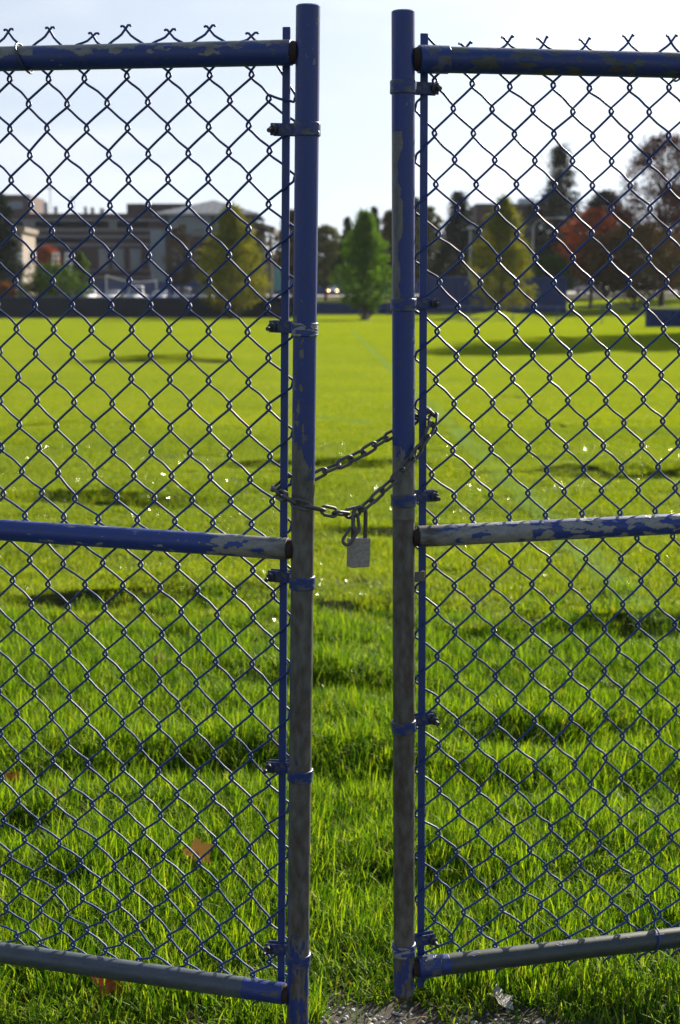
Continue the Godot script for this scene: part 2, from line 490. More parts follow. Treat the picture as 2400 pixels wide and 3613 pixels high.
func build_ground() -> void:
	var zs: Array[float] = []
	var d := 0.6
	while d < 60.0:
		zs.append(CAM.z - d)
		d *= 1.02 if d < 20.0 else 1.05
	while d < 3500.0:
		zs.append(CAM.z - d)
		d *= 1.045
	var nc := 72
	var g := Geo.new()
	for z in zs:
		var dist: float = CAM.z - z
		for k in nc + 1:
			var f := float(k) / nc * 2.0 - 1.0
			var x := signf(f) * pow(absf(f), 1.5) * (2.5 + dist * 0.9)
			g.put(Vector3(x, ground(x, z) - (0.008 if dist > 3.4 else 0.0), z), Vector3.UP)
	for j in zs.size() - 1:
		for k in nc:
			var a := j * (nc + 1) + k
			g.tri(a, a + 1, a + nc + 2)
			g.tri(a, a + nc + 2, a + nc + 1)
	# smooth normals
	var nrm := PackedVector3Array()
	nrm.resize(g.v.size())
	for t in range(0, g.ix.size(), 3):
		var f := (g.v[g.ix[t + 2]] - g.v[g.ix[t]]).cross(g.v[g.ix[t + 1]] - g.v[g.ix[t]])
		for q in 3:
			nrm[g.ix[t + q]] += f
	for k in nrm.size():
		g.n[k] = nrm[k].normalized()
	var m := rough_mat("turf", lin(0.014, 0.018, 0.007), lin(0.034, 0.042, 0.013), 0.03, 1.7, 1.0)
	m.metallic_specular = 0.1
	var o := part("field_ground", g, m, self)
	tag(o, "flat green playing field stretching back to the far fence", "", "", "structure")
	# worn earth under the gate, with gravel in front of it
	var rng := RandomNumberGenerator.new()
	rng.seed = 77
	var e := Geo.new()
	var nx := 90
	var nzr := 30
	var nz := FastNoiseLite.new()
	nz.frequency = 4.0
	nz.seed = 3
	for j in nzr + 1:
		for i in nx + 1:
			var x := lerpf(-1.6, 1.8, float(i) / nx)
			var far_edge := -0.19 + 0.05 * nz.get_noise_1d(x * 2.0) + (0.10 if x < -0.05 else 0.0) - 0.03 * clampf(x, 0.0, 0.6)
			var z := lerpf(0.7, far_edge, float(j) / nzr)
			var edge := clampf((z - far_edge) / 0.05, 0.0, 1.0)
			e.put(Vector3(x, ground(x, z) + 0.004 * edge - 0.002 + 0.004 * nz.get_noise_2d(x * 12.0, z * 12.0) * edge + 0.002 * edge, z), Vector3.UP)
	for j in nzr:
		for i in nx:
			var a := j * (nx + 1) + i
			e.tri(a, a + 1, a + nx + 2)
			e.tri(a, a + nx + 2, a + nx + 1)
	var em := rough_mat("earth", lin(0.020, 0.016, 0.011), lin(0.060, 0.048, 0.034), 0.05, 0.25, 0.95)
	tag(part("bare_earth", e, em, self), "strip of bare trodden earth below the gate", "", "", "structure")
	# gravel stones: one mesh shared by a few thousand copies
	var st := Geo.new()
	var ico := SphereMesh.new()
	ico.radial_segments = 6
	ico.rings = 3
	ico.radius = 0.5
	ico.height = 0.8
	var arr := ico.get_mesh_arrays()
	var vs: PackedVector3Array = arr[Mesh.ARRAY_VERTEX]
	for p in vs:
		var w := 1.0 + 0.35 * nz.get_noise_3d(p.x * 40.0, p.y * 40.0, p.z * 40.0)
		st.put(p * w, p.normalized())
	var idx: PackedInt32Array = arr[Mesh.ARRAY_INDEX]
	for t in range(0, idx.size(), 3):
		st.tri(idx[t], idx[t + 1], idx[t + 2])
	var mm := MultiMesh.new()
	mm.transform_format = MultiMesh.TRANSFORM_3D
	mm.use_colors = true
	mm.mesh = st.mesh()
	var spots := []
	while spots.size() < 5200:
		var x := rng.randf_range(-0.45, 1.7)
		var z := rng.randf_range(-0.12, 0.6)
		var lim := -0.105 + 0.03 * nz.get_noise_1d(x * 3.0 + 20.0) + clampf((x - 0.30) * 0.5, 0.0, 0.10) + maxf(0.0, 0.0 - x) * 0.5
		if z < lim + rng.randf() * rng.randf() * 0.05:
			continue
		spots.append(Vector3(x, ground(x, z) + 0.004, z))
	mm.instance_count = spots.size()
	for k in spots.size():
		var s := rng.randf_range(0.005, 0.013)
		var b := Basis.from_euler(Vector3(rng.randf() * 6.0, rng.randf() * 6.0, rng.randf() * 6.0)).scaled(Vector3(s, s * rng.randf_range(0.6, 1.0), s * rng.randf_range(0.7, 1.1)))
		mm.set_instance_transform(k, Transform3D(b, spots[k]))
		var q := rng.randf_range(0.14, 0.46)
		mm.set_instance_color(k, Color(q, q * 0.97, q * 0.93))
	var gm := StandardMaterial3D.new()
	gm.vertex_color_use_as_albedo = true
	gm.roughness = 0.8
	var gi := MultiMeshInstance3D.new()
	gi.name = "gravel"
	gi.multimesh = mm
	gi.material_override = gm
	add_child(gi)
	tag(gi, "small grey gravel stones at the foot of the gate", "gravel", "", "stuff")
	# road behind the right-hand trees
	var rd := Geo.new()
	for k in 31:
		var x := lerpf(-30.0, 90.0, k / 30.0)
		for q in [-186.0, -194.0, -208.0, -226.0]:
			rd.put(Vector3(x, ground(x, q) + 0.06, q), Vector3.UP)
	for k in 30:
		for q in 3:
			var a := k * 4 + q
			rd.tri(a, a + 4, a + 5)
			rd.tri(a, a + 5, a + 1)
	tag(part("road", rd, rough_mat("asphalt", lin(0.09, 0.09, 0.09), lin(0.16, 0.16, 0.155), 0.05, 6.0, 0.9), self), "grey asphalt road beyond the trees", "", "", "structure")


# ---------------------------------------------------------------- grass
func blade_patch(size: float, count: int, hmin: float, hmax: float, width: float, segs: int, sd: int, straw: float, bend := 1.0, blue := false, deep := 0.0) -> ArrayMesh:
	var rng := RandomNumberGenerator.new()
	rng.seed = sd
	var v := PackedVector3Array()
	var c := PackedColorArray()
	var ix := PackedInt32Array()
	for k in count:
		var p := Vector3(rng.randf_range(-0.5, 0.5) * size, -0.008, rng.randf_range(-0.5, 0.5) * size)
		var az := rng.randf() * TAU
		var side := Vector3(cos(az), 0, sin(az))
		var la := az + PI * 0.5 + rng.randf_range(-0.7, 0.7)
		var lean := Vector3(cos(la), 0, sin(la))
		var h := rng.randf_range(hmin, hmax) * (1.0 if rng.randf() < 0.9 else 1.35)
		var b := (rng.randf_range(0.1, 0.55) + (0.6 if rng.randf() < 0.15 else 0.0)) * bend
		var w := width * rng.randf_range(0.7, 1.25)
		var col: Color
		var q := rng.randf()
		if rng.randf() < straw:
			col = Color(0.30, 0.25, 0.13).lerp(Color(0.20, 0.15, 0.07), q)
		else:
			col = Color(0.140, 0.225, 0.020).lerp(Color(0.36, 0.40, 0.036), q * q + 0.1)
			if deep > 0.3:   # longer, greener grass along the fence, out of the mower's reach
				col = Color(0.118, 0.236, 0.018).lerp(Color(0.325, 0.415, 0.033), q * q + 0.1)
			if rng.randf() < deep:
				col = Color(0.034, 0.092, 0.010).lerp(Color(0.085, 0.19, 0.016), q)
			if blue:
				col = col.lerp(Color(0.17, 0.27, 0.17), 0.8)
		var base := v.size()
		for s in segs + 1:
			var t := float(s) / segs
			var o := p + Vector3.UP * h * (t - 0.35 * b * t * t) + lean * h * b * t * t
			var ww := w * (1.0 - t * t * 0.85) * 0.5
			# root paler where the sheath is dry; a property of the blade itself
			if s == segs:
				v.append(o)
				c.append(col)
			else:
				v.append(o - side * ww)
				v.append(o + side * ww)
				c.append(col)
				c.append(col)
		for s in segs:
			var a := base + s * 2
			if s == segs - 1:
				ix.append_array([a, a + 1, a + 2])
			else:
				ix.append_array([a, a + 1, a + 3, a, a + 3, a + 2])
	var arr := []
	arr.resize(Mesh.ARRAY_MAX)
	arr[Mesh.ARRAY_VERTEX] = v
	arr[Mesh.ARRAY_COLOR] = c
	arr[Mesh.ARRAY_INDEX] = ix
	var m := ArrayMesh.new()
	m.add_surface_from_arrays(Mesh.PRIMITIVE_TRIANGLES, arr)
	return m

var tone := FastNoiseLite.new()

func lay_grass(called: String, meshes: Array, cell: float, d0: float, d1: float, sd: int, keep: Callable, label: String, wet := false) -> void:
	var rng := RandomNumberGenerator.new()
	rng.seed = sd
	var lists := []
	for k in meshes.size():
		lists.append([])
	var z := CAM.z - d0
	while z > CAM.z - d1:
		var dist := CAM.z - z
		var half := dist * 0.29 + 0.6 + cell
		var n := int(ceil(half / cell))
		for i in range(-n, n + 1):
			var x := (i + rng.randf_range(-0.3, 0.3)) * cell
			var zz := z - cell * 0.5 + rng.randf_range(-0.3, 0.3) * cell
			var s: float = keep.call(x, zz)
			if s <= 0.0:
				continue
			var e := 0.15 * cell + 0.03
			var slope := Vector3(ground(x - e, zz) - ground(x + e, zz), 2.0 * e, ground(x, zz - e) - ground(x, zz + e)).normalized()
			var b := Basis(Quaternion(Vector3.UP, slope)) * Basis(Vector3.UP, rng.randf() * TAU)
			b = b.scaled_local(Vector3(1.0, s * rng.randf_range(0.85, 1.15), 1.0))
			var tn := 0.5 + 0.5 * tone.get_noise_2d(x, zz)
			lists[rng.randi() % meshes.size()].append([Transform3D(b, Vector3(x, ground(x, zz), zz)), Color(0.80 + 0.40 * tn, 0.86 + 0.28 * tn, 1.0)])
		z -= cell
	var holder := Node3D.new()
	holder.name = numbered(called)
	add_child(holder)
	tag(holder, label, "grass", "", "stuff")
	for k in meshes.size():
		var mm := MultiMesh.new()
		mm.transform_format = MultiMesh.TRANSFORM_3D
		mm.use_colors = true
		mm.mesh = meshes[k]
		mm.instance_count = lists[k].size()
		for i in lists[k].size():
			mm.set_instance_transform(i, lists[k][i][0])
			mm.set_instance_color(i, lists[k][i][1])
		var o := MultiMeshInstance3D.new()
		o.name = "blades"
		o.multimesh = mm
		o.material_override = leafy("wet_grass", Color(0.6, 0.6, 0.3), 0.14, 0.8) if wet else leafy("grass", Color(1.0, 1.0, 0.5), 0.5, 0.2)
		tag(o, "", "", "", "stuff")
		holder.add_child(o, true)

func line_x(z: float) -> float:
	return 1.40 + 0.0145 * (z + 3.0)

func build_grass() -> void:
	tone.seed = 21
	tone.frequency = 0.35
	tone.fractal_octaves = 4
	var nz := FastNoiseLite.new()
	nz.seed = 8
	nz.frequency = 2.5
	var near := []
	for k in 5:
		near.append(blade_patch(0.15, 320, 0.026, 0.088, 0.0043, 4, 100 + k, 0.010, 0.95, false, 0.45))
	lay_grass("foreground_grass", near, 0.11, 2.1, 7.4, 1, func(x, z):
		if nz.get_noise_2d(x * 5.0, z * 5.0) * 0.8 + 0.5 < smoothstep(4.6, 7.4, CAM.z - z):
			return 0.0
		var edge: float = -0.115 + 0.05 * nz.get_noise_1d(x * 2.0) + (0.16 if x < -0.05 else 0.0) + 0.25 * clampf(x - 0.32, 0.0, 0.35)
		if z > edge + 0.02:
			return 0.0
		if z > edge - 0.06:
			return 0.55
		return clampf(0.95 + 0.75 * nz.get_noise_2d(x, z) + 0.35 * nz.get_noise_2d(x * 3.0, z * 3.0), 0.45, 1.5), "long bright green grass blades right behind the gate")
	# dry and trodden tufts on the bare strip
	var dry := []
	for k in 3:
		dry.append(blade_patch(0.15, 46, 0.02, 0.06, 0.0036, 4, 150 + k, 0.3, 1.9, false, 0.7))
	lay_grass("trodden_grass", dry, 0.10, 2.1, 2.95, 5, func(x, z): return 0.8 + 0.4 * nz.get_noise_2d(x * 2.0, z * 2.0) if z < 0.05 and (x > 0.22 or x < 0.02 or z < -0.11) else 0.0, "thin trodden grass and straw on the bare strip below the gate")
	var mid := []
	for k in 4:
		mid.append(blade_patch(0.42, 2000, 0.018, 0.048, 0.0040, 3, 200 + k, 0.012, 0.9, false, 0.2))
	lay_grass("field_grass", mid, 0.30, 4.6, 16.0, 2, func(x, z): return 0.0 if nz.get_noise_2d(x * 5.0, z * 5.0) * 0.8 + 0.42 > smoothstep(4.6, 7.4, CAM.z - z) else clampf(0.92 + 0.7 * nz.get_noise_2d(x * 0.7, z * 1.2), 0.5, 1.4), "mown green grass of the field, further from the gate")
	var wet := []
	for k in 3:
		wet.append(blade_patch(0.36, 190, 0.035, 0.06, 0.0026, 5, 250 + k, 0.0, 1.7))
	lay_grass("dewy_grass", wet, 0.36, 4.3, 14.0, 7, func(x, z): return 0.9 + 0.3 * nz.get_noise_2d(x, z), "scattered glossy dew-wet blades glinting among the field grass", true)
	var far := []
	for k in 3:
		far.append(blade_patch(1.45, 11000, 0.02, 0.045, 0.008, 2, 300 + k, 0.012))
	lay_grass("field_grass", far, 1.0, 15.9, 46.0, 3, func(_x, _z): return 1.0, "mown green grass in the middle of the field")
	var vfar := []
	for k in 3:
		vfar.append(blade_patch(3.4, 13500, 0.025, 0.05, 0.022, 1, 400 + k, 0.01))
	lay_grass("field_grass", vfar, 2.4, 45.5, 150.0, 4, func(_x, _z): return 1.0, "smooth green grass at the far end of the field")
	# faded painted touchline: blades still tinted with old paint
	var lm := []
	for k in 3:
		lm.append(blade_patch(0.16, 200, 0.03, 0.058, 0.005, 3, 500 + k, 0.0, 1.0, true))
	var rng := RandomNumberGenerator.new()
	rng.seed = 9
	var mm := MultiMesh.new()
	mm.transform_format = MultiMesh.TRANSFORM_3D
	mm.use_colors = true
	mm.mesh = lm[0]
	var ts := []
	var z := -2.2
	while z > -62.0:
		var stp := 0.11 + 0.004 * absf(z)
		if nz.get_noise_1d(z * 0.35) > -0.38:
			var x := line_x(z) + rng.randf_range(-0.03, 0.03)
			ts.append(Transform3D(Basis(Vector3.UP, rng.randf() * TAU).scaled(Vector3(1.0, 1.1, 1.0)), Vector3(x, ground(x, z), z)))
		z -= stp
	for k in 14:
		var x := lerpf(-0.25, 0.32, k / 13.0)
		var zz := -14.5 + 0.7 * k / 13.0
		ts.append(Transform3D(Basis(Vector3.UP, rng.randf() * TAU), Vector3(x, ground(x, zz), zz)))
	mm.instance_count = ts.size()
	for k in ts.size():
		mm.set_instance_transform(k, ts[k])
		mm.set_instance_color(k, Color(1, 1, 1))
	var o := MultiMeshInstance3D.new()
	o.name = "painted_line_grass"
	o.multimesh = mm
	o.material_override = leafy("grass", Color(1.0, 1.0, 0.5), 0.5, 0.2)
	add_child(o)
	tag(o, "faded pale line of painted grass running up the field", "field line", "", "stuff")


# ---------------------------------------------------------------- painted and peeling steel
# bias(v, s): more than 0 tends to bare metal. v runs 0..1 along the bar, s is the side (-1..1), back = 1 on the far half
func peel(key: String, w: int, h: int, length: float, sd: int, bias: Callable, blue: Color, bare: Color, rust: Callable) -> StandardMaterial3D:
	var nz := FastNoiseLite.new()
	nz.seed = sd
	nz.frequency = 1.0
	nz.fractal_octaves = 4
	var al := Image.create_empty(w, h, false, Image.FORMAT_RGB8)
	var hi := Image.create_empty(w, h, false, Image.FORMAT_L8)
	for j in h:
		var v := (j + 0.5) / h
		var y := v * length
		for i in w:
			var a := ((i + 0.5) / w - 0.5) * TAU
			var sx := sin(a) * 0.021
			var cx := cos(a) * 0.021
			var big := nz.get_noise_3d(sx * 50.0, y * 20.0, cx * 50.0)
			var fine := nz.get_noise_3d(sx * 260.0, y * 160.0, cx * 260.0 + 7.0)
			var grain := nz.get_noise_3d(sx * 700.0, y * 420.0, cx * 700.0 + 17.0)
			var f: float = bias.call(v, sin(a)) + big * 1.25 + fine * 0.16
			var rs: float = clampf(rust.call(v, sin(a)) + nz.get_noise_3d(sx * 60.0 + 31.0, y * 24.0, cx * 60.0) * 0.9 + fine * 0.3, 0.0, 1.0)
			var c: Color
			var hh := 0.0
			if f > 0.0:
				c = bare * (1.0 + 0.28 * grain + 0.30 * fine + 0.35 * big)
				c = c.lerp(Color(0.036, 0.025, 0.016) * (1.0 + 0.5 * fine), rs * 0.85)
				hh = 0.25 + 0.10 * grain + 0.12 * rs * fine
			else:
				c = blue * (1.0 + 0.16 * fine + 0.12 * big)
				# scuffs and grime in the paint
				var sc := clampf((nz.get_noise_3d(sx * 150.0 + 50.0, y * 70.0, cx * 150.0) - 0.28) * 6.0, 0.0, 1.0)
				c = c.lerp(Color(0.045, 0.05, 0.045), sc * 0.7)
				hh = 0.8 + 0.05 * fine
			c.a = 1.0
			al.set_pixel(i, j, c.linear_to_srgb())
			hi.set_pixel(i, j, Color(hh, hh, hh))
	var m := StandardMaterial3D.new()
	m.albedo_texture = ImageTexture.create_from_image(al)
	m.heightmap_enabled = true
	m.heightmap_texture = ImageTexture.create_from_image(hi)
	m.heightmap_scale = 0.06
	m.roughness = 0.42
	mats[key] = m
	return m

const BLUE := Color(0.0095, 0.031, 0.165)
const GREY := Color(0.21, 0.215, 0.20)

func node_at(rows: Array, left: bool, c: int, r: int, tips: Dictionary, bar_x: float) -> Vector2:
	var sg := -1.0 if left else 1.0
	if r == -2:
		if tips.has(c):
			return Vector2(tips[c][0], tips[c][1]) * 0.001
		return Vector2(sg * (0.072 + 0.0388 * c + (0.0 if left else -0.01)), 0.788 + 0.008 * sin(c * 5.0))
	if r == -1:
		var a := node_at(rows, left, maxi(c, 1) - 1 if c > 0 else 1, 0, tips, bar_x)
		var b := node_at(rows, left, c + 1, 0, tips, bar_x)
		if c <= 0:
			return Vector2((bar_x + sg * 0.036) if c == 0 else (bar_x - sg * 0.0135), b.y + 0.045)
		return Vector2((a.x + b.x) * 0.5, (a.y + b.y) * 0.5 + 0.045)
	if c < 0:
		var a := node_at(rows, left, 0, clampi(r - 1, 0, 40) if r > 0 else 1, tips, bar_x)
		var b := node_at(rows, left, 0, clampi(r + 1, 0, 40) if r < 40 else 39, tips, bar_x)
		return Vector2(bar_x - sg * 0.0135, (a.y + b.y) * 0.5)
	var row: Array = rows[r]
	var first := (1 if r % 2 == 0 else 0) if left else (0 if r % 2 == 0 else 1)
	var k := (c - first) / 2
	var n := row.size() / 2
	if k < n:
		return Vector2(row[k * 2], row[k * 2 + 1]) * 0.001
	var p := Vector2(row[n * 2 - 2], row[n * 2 - 1]) * 0.001
	return p + Vector2(sg * 0.0772 * (k - n + 1) + 0.002 * sin(r * 1.7 + k * 3.0), 0.002 * sin(r * 2.3 + k * 5.1))

func wire_geo(rows: Array, left: bool, w: int, tips: Dictionary, bar_x: float, last: int) -> Geo:
	var sg := -1.0 if left else 1.0
	var nodes := []
	for r in range(-2, last + 1):
		var par := 1 if left else 0
		var c := w if posmod(w + r, 2) == par else w + 1
		if r < 0 and w < 0 and r == -2:
			continue
		nodes.append([node_at(rows, left, c, r, tips, bar_x), c])
	var zf := 0.0055
	var pts := PackedVector3Array()
	for k in nodes.size():
		var p: Vector2 = nodes[k][0]
		var c: int = nodes[k][1]
		# bend side: away from the wire's other nodes
		var out := -sg if c == w else sg
		if c == -1:
			out = 0.0
		var zin := 0.0
		var zout := 0.0
		if k > 0:
			zin = zf if nodes[k - 1][0].x > p.x else -zf
		if k < nodes.size() - 1:
			zout = zf if nodes[k + 1][0].x < p.x else -zf
		if k == 0:
			# twisted tip: runs on past the crossing, ends in a short hook
			var q: Vector2 = nodes[1][0]
			var dir := (p - q).normalized()
			pts.append(Vector3(p.x + dir.x * 0.014, p.y + dir.y * 0.006, zout * 0.2))
			pts.append(Vector3(p.x + dir.x * 0.009, p.y + dir.y * 0.008, zout))
		elif k == nodes.size() - 1:
			pts.append(Vector3(p.x, p.y, zin))
			break
		else:
			pts.append(Vector3(p.x - out * 0.0002, p.y + 0.0062, zin * 0.95))
			pts.append(Vector3(p.x + out * 0.0042, p.y, (zin + zout) * 0.5))
			pts.append(Vector3(p.x - out * 0.0002, p.y - 0.0062, zout * 0.95))
		var nx: Vector2 = nodes[k + 1][0]
		var wob := 0.0012 * sin(k * 7.3 + w * 3.1)
		for f in [0.16, 0.5, 0.84]:
			var b: float = wob if f == 0.5 else 0.0
			pts.append(Vector3(lerpf(p.x, nx.x, f) + b, lerpf(p.y - 0.0062, nx.y + 0.0062, f) + b, zout * (1.2 if f == 0.5 else 1.08)))
	# smooth curve through the points
	var cv := PackedVector3Array()
	for k in pts.size() - 1:
		var a := pts[maxi(k - 1, 0)]
		var b := pts[k]
		var c2 := pts[k + 1]
		var d := pts[mini(k + 2, pts.size() - 1)]
		for s in 2:
			cv.append(b.cubic_interpolate(c2, a, d, s / 2.0))
	cv.append(pts[pts.size() - 1])
	for k in cv.size():
		cv[k].z -= 0.027
	var g := Geo.new()
	g.tube(cv, 0.0023, 6)
	return g

func make_band(parent: Node3D, y: float, sg: float, bare: bool, tilt: float) -> void:
	# a steel strap round the post, its two ears drawn together on the tension bar by a bolt
	var m: Material = mats["band_grey"] if bare else mats["band_blue"]
	var g := Geo.new()
	var f := Vector3.BACK
	var st := [[-0.0115, 0.0214, -0.9], [-0.0118, 0.0232, -0.6], [-0.0100, 0.0243, 0.0], [0.0, 0.0239, 0.0], [0.0100, 0.0243, 0.0], [0.0118, 0.0232, 0.6], [0.0115, 0.0214, 0.9]]
	var up := Vector3(sin(tilt) * 0.6, cos(tilt), 0).normalized()
	g.rings(Vector3(0, y, 0), up, Vector3.BACK, up.cross(Vector3.BACK), st, 28, 0.024)
	var o := part("brace_band", g, m, parent)
	var e := Geo.new()
	var tb := Basis(Vector3.BACK, -sg * tilt * 1.2)
	e.box(Vector3(sg * 0.0435, y + 0.002, -0.0195), Vector3(0.058, 0.0215, 0.0032), tb, 0.0008)
	e.box(Vector3(sg * 0.0400, y + 0.002, -0.0350), Vector3(0.062, 0.0215, 0.0032), tb, 0.0008)
	part("ear", e, mats["band_blue"], o)
	var b := Geo.new()
	var at := Vector3(sg * 0.0645, y + 0.002, 0)
	b.bar(at + Vector3(0, 0, -0.042), at + Vector3(sg * 0.004, -0.003, 0.004), 0.0042, 10, Vector3.UP, 0.001)
	part("bolt", b, mats["band_dark"], o)
	var nt := Geo.new()
	nt.bar(at + Vector3(0, 0, -0.0178), at + Vector3(sg * 0.001, -0.001, -0.0100), 0.0088, 6, Vector3.UP, 0.001)
	part("nut", nt, mats["band_dark"], o)

func tie(parent: Node3D, x: float, y: float, r: float, tail: float, m: Material, lean: float) -> void:
	var p := PackedVector3Array()
	for k in 22:
		var a := lerpf(-0.5, TAU * 0.93, k / 21.0) + PI * 0.8
		p.append(Vector3(x + lean * sin(a) + 0.004 * k / 21.0, y + r * sin(a), r * cos(a)))
	if tail != 0.0:
		var q := p[p.size() - 1]
		p.append(q + Vector3(0.004, tail * 0.4, -0.004))
		p.append(q + Vector3(-0.006, tail * 0.8, -0.006))
		p.append(q + Vector3(-0.012, tail, -0.010))
		p.append(q + Vector3(-0.016, tail * 0.85, -0.004))
	var g := Geo.new()
	g.tube(p, 0.0020, 6)
	part("tie_wire", g, m, parent)

func build_gates() -> void:
	mat("wire", lin(0.020, 0.047, 0.158), 0.48, 0.0, 0.35)
	mat("wire_rust", lin(0.045, 0.030, 0.024), 0.7)
	mat("band_dark", lin(0.030, 0.034, 0.045), 0.5)
	mats["rust"] = rough_mat("rust", lin(0.012, 0.008, 0.006), lin(0.045, 0.024, 0.015), 0.05, 0.03, 0.9)
	var none := func(_v, _s): return -1.0
	peel("band_blue", 128, 128, 0.1, 41, func(_v, _s): return -0.08, BLUE * 0.95, Color(0.055, 0.068, 0.10), func(_v, _s): return 0.1)
	peel("band_grey", 128, 128, 0.1, 42, func(_v, _s): return -0.02, BLUE * 1.1, GREY, func(_v, _s): return 0.0)
	peel("bar_blue", 64, 512, 1.9, 43, func(_v, _s): return -0.60, BLUE * 1.05, GREY, func(_v, _s): return 0.3)
	# posts: v = 0 at the foot, 1 at the top
	peel("post_left", 160, 1536, 1.93, 51, func(v, s):
		var y: float = (1.0 - v) * 1.93   # metres below the top
		if y < 0.10:
			return -0.55
		if y < 0.52:
			return -0.75
		if y < 0.70:
			return -0.36 if s < 0.2 else -0.8
		if y < 0.82:
			return (y - 0.76) * 9.0 - s * 0.5
		if y > 1.70:
			return -0.05
		return 0.75 - 1.5 * clampf((-s - 0.72) * 6.0, 0.0, 1.0) * (1.0 if y > 1.15 else 0.25)
	, BLUE, GREY * 0.50, func(v, _s): return 0.42 if (1.0 - v) * 1.93 > 0.8 else 0.1)
	peel("post_right", 160, 1536, 1.90, 57, func(v, s):
		var y: float = (1.0 - v) * 1.90
		if y < 0.21:
			return -0.75
		if y < 0.53:
			return (-s - 0.42 + 0.20 * sin(y * 40.0) * 0.6) * 3.0
		if y < 0.62:
			return -0.70
		if y < 0.78:
			return -0.9 + absf(s) * 0.5
		if y < 0.84:
			return (y - 0.80) * 14.0 + absf(s) * 0.9 - 0.3
		if y > 1.78:
			return -0.05
		return 0.85
	, BLUE, GREY * 0.54, func(v, _s):
		var y: float = (1.0 - v) * 1.90
		return 0.0 if y < 0.92 else (0.60 if y < 1.72 else 0.4))
	# rails: v = 0 at the post end
	peel("rail_lt", 128, 1024, 1.2, 61, func(v, s): return -0.28 + 0.65 * clampf(s, -1.0, 1.0) + (0.4 if v > 0.42 else 0.0), BLUE * 0.9, GREY * 0.62, func(v, _s): return 0.7 if v < 0.03 else 0.1)
	peel("rail_lm", 128, 1024, 1.2, 62, func(v, _s): return 0.55 - v * 5.0 if v < 0.13 else (-0.52 if v < 0.4 else -0.62), BLUE * 1.15, GREY * 0.85, func(v, _s): return 0.62 - v * 8.0)
	peel("rail_lb", 128, 1024, 1.2, 63, func(v, _s): return -0.25 if v < 0.07 else 0.85, BLUE, Color(0.052, 0.066, 0.080), func(v, _s): return 0.5 if v < 0.05 else -0.5)
	peel("rail_rt", 128, 1024, 1.2, 64, func(v, _s): return -0.30 if v < 0.10 else -0.18, BLUE * 0.8, Color(0.040, 0.050, 0.045), func(v, _s): return 0.6 if v < 0.02 else 0.2)
	peel("rail_rm", 128, 1024, 1.2, 65, func(v, s): return 0.35 if v < 0.19 else -0.06 + 0.25 * s * sin(v * 60.0), BLUE * 1.1, GREY * 0.9, func(v, _s): return 0.75 - v * 9.0)
	peel("rail_rb", 128, 1024, 1.2, 66, func(v, _s): return -0.18 if v < 0.055 else 0.6, BLUE, Color(0.034, 0.045, 0.040), func(v, _s): return 0.45 if v < 0.05 else -0.25)

	var frames := [
		{"left": true, "at": Vector3(-0.0667, 1.11, 0.0568), "b": Basis(Vector3(0.9685, -0.02085, 0.24815), Vector3(0.01483, 0.99955, 0.02611), Vector3(-0.24859, -0.02161, 0.96837)),
			"top": 0.8196, "foot": -1.112, "rails": [0.742, -0.1338, -1.0158], "rr": [0.0218, 0.0205, 0.0208], "bands": [0.613, 0.2674, -0.1942, -0.5657, -0.938],
			"tops": {1: [-110, 776], 3: [-188, 789], 5: [-263, 785], 7: [-347, 793], 9: [-411, 782], 11: [-496, 793], 13: [-578, 792]}, "rows": NL, "bar": -0.0440, "bar_top": 0.789, "bar_foot": -1.03,
			"label": "left leaf of blue chain-link gate, with worn grey lower post"},
		{"left": false, "at": Vector3(0.12, 1.11, -0.0482), "b": Basis(Vector3(0.97668, 0.01213, -0.21438), Vector3(-0.0083, 0.99979, 0.01874), Vector3(0.21456, -0.01652, 0.97657)),
			"top": 0.8313, "foot": -1.072, "rails": [0.7487, -0.1276, -1.009], "rr": [0.0232, 0.0205, 0.0208], "bands": [0.699, 0.3103, -0.0558, -0.5017, -0.9649],
			"tops": {2: [126, 779], 4: [207, 791], 6: [276, 791], 8: [359, 791], 10: [445, 799], 12: [532, 801]}, "rows": NR, "bar": 0.0445, "bar_top": 0.798, "bar_foot": -1.067,
			"label": "right leaf of blue chain-link gate, its post ending above the ground"}]
	for fr in frames:
		var left: bool = fr.left
		var sg := -1.0 if left else 1.0
		var o := thing("chain_link_gate", fr.label, "gate", fr.at, "leaves of the chained double gate")
		o.basis = fr.b
		var sfx := "l" if left else "r"
		# free post
		var g := Geo.new()
		g.bar(Vector3(0, fr.foot, 0), Vector3(0, fr.top, 0), 0.0211, 40, Vector3.BACK, 0.002, 0.0 if left else 0.02)
		part("post", g, mats["post_left" if left else "post_right"], o)
		# hinge post, out of frame
		var hp := Geo.new()
		hp.bar(Vector3(sg * 1.225, -1.125, 0), Vector3(sg * 1.225, 0.82, 0), 0.0211, 24, Vector3.BACK, 0.002)
		part("hinge_post", hp, mats["post_left"], o)
		var names := ["top_rail", "middle_rail", "bottom_rail"]
		for k in 3:
			var y: float = fr.rails[k]
			var rg := Geo.new()
			var r: float = fr.rr[k]
			rg.bar(Vector3(sg * 0.0275, y, 0), Vector3(sg * 1.206, y, 0), r, 32, Vector3.BACK, 0.0012)
			var rail := part(names[k], rg, mats["rail_" + sfx + "tmb"[k]], o)
			# rusty weld between rail end and post
			var wl := Geo.new()
			var stw := []
			for q in 7:
				var t := q / 6.0
				stw.append([t * 0.013, r * (0.84 + 0.10 * absf(t - 0.45) * 2.0 + 0.03 * sin(q * 5.0 + k)), 0.0])
			stw.push_front([0.0, 0.0, -1.0])
			wl.rings(Vector3(sg * 0.0165, y, 0), Vector3(sg, 0, 0), Vector3.BACK, Vector3(sg, 0, 0).cross(Vector3.BACK), stw, 20, 0.02)
			part("weld", wl, mats["rust"], rail)
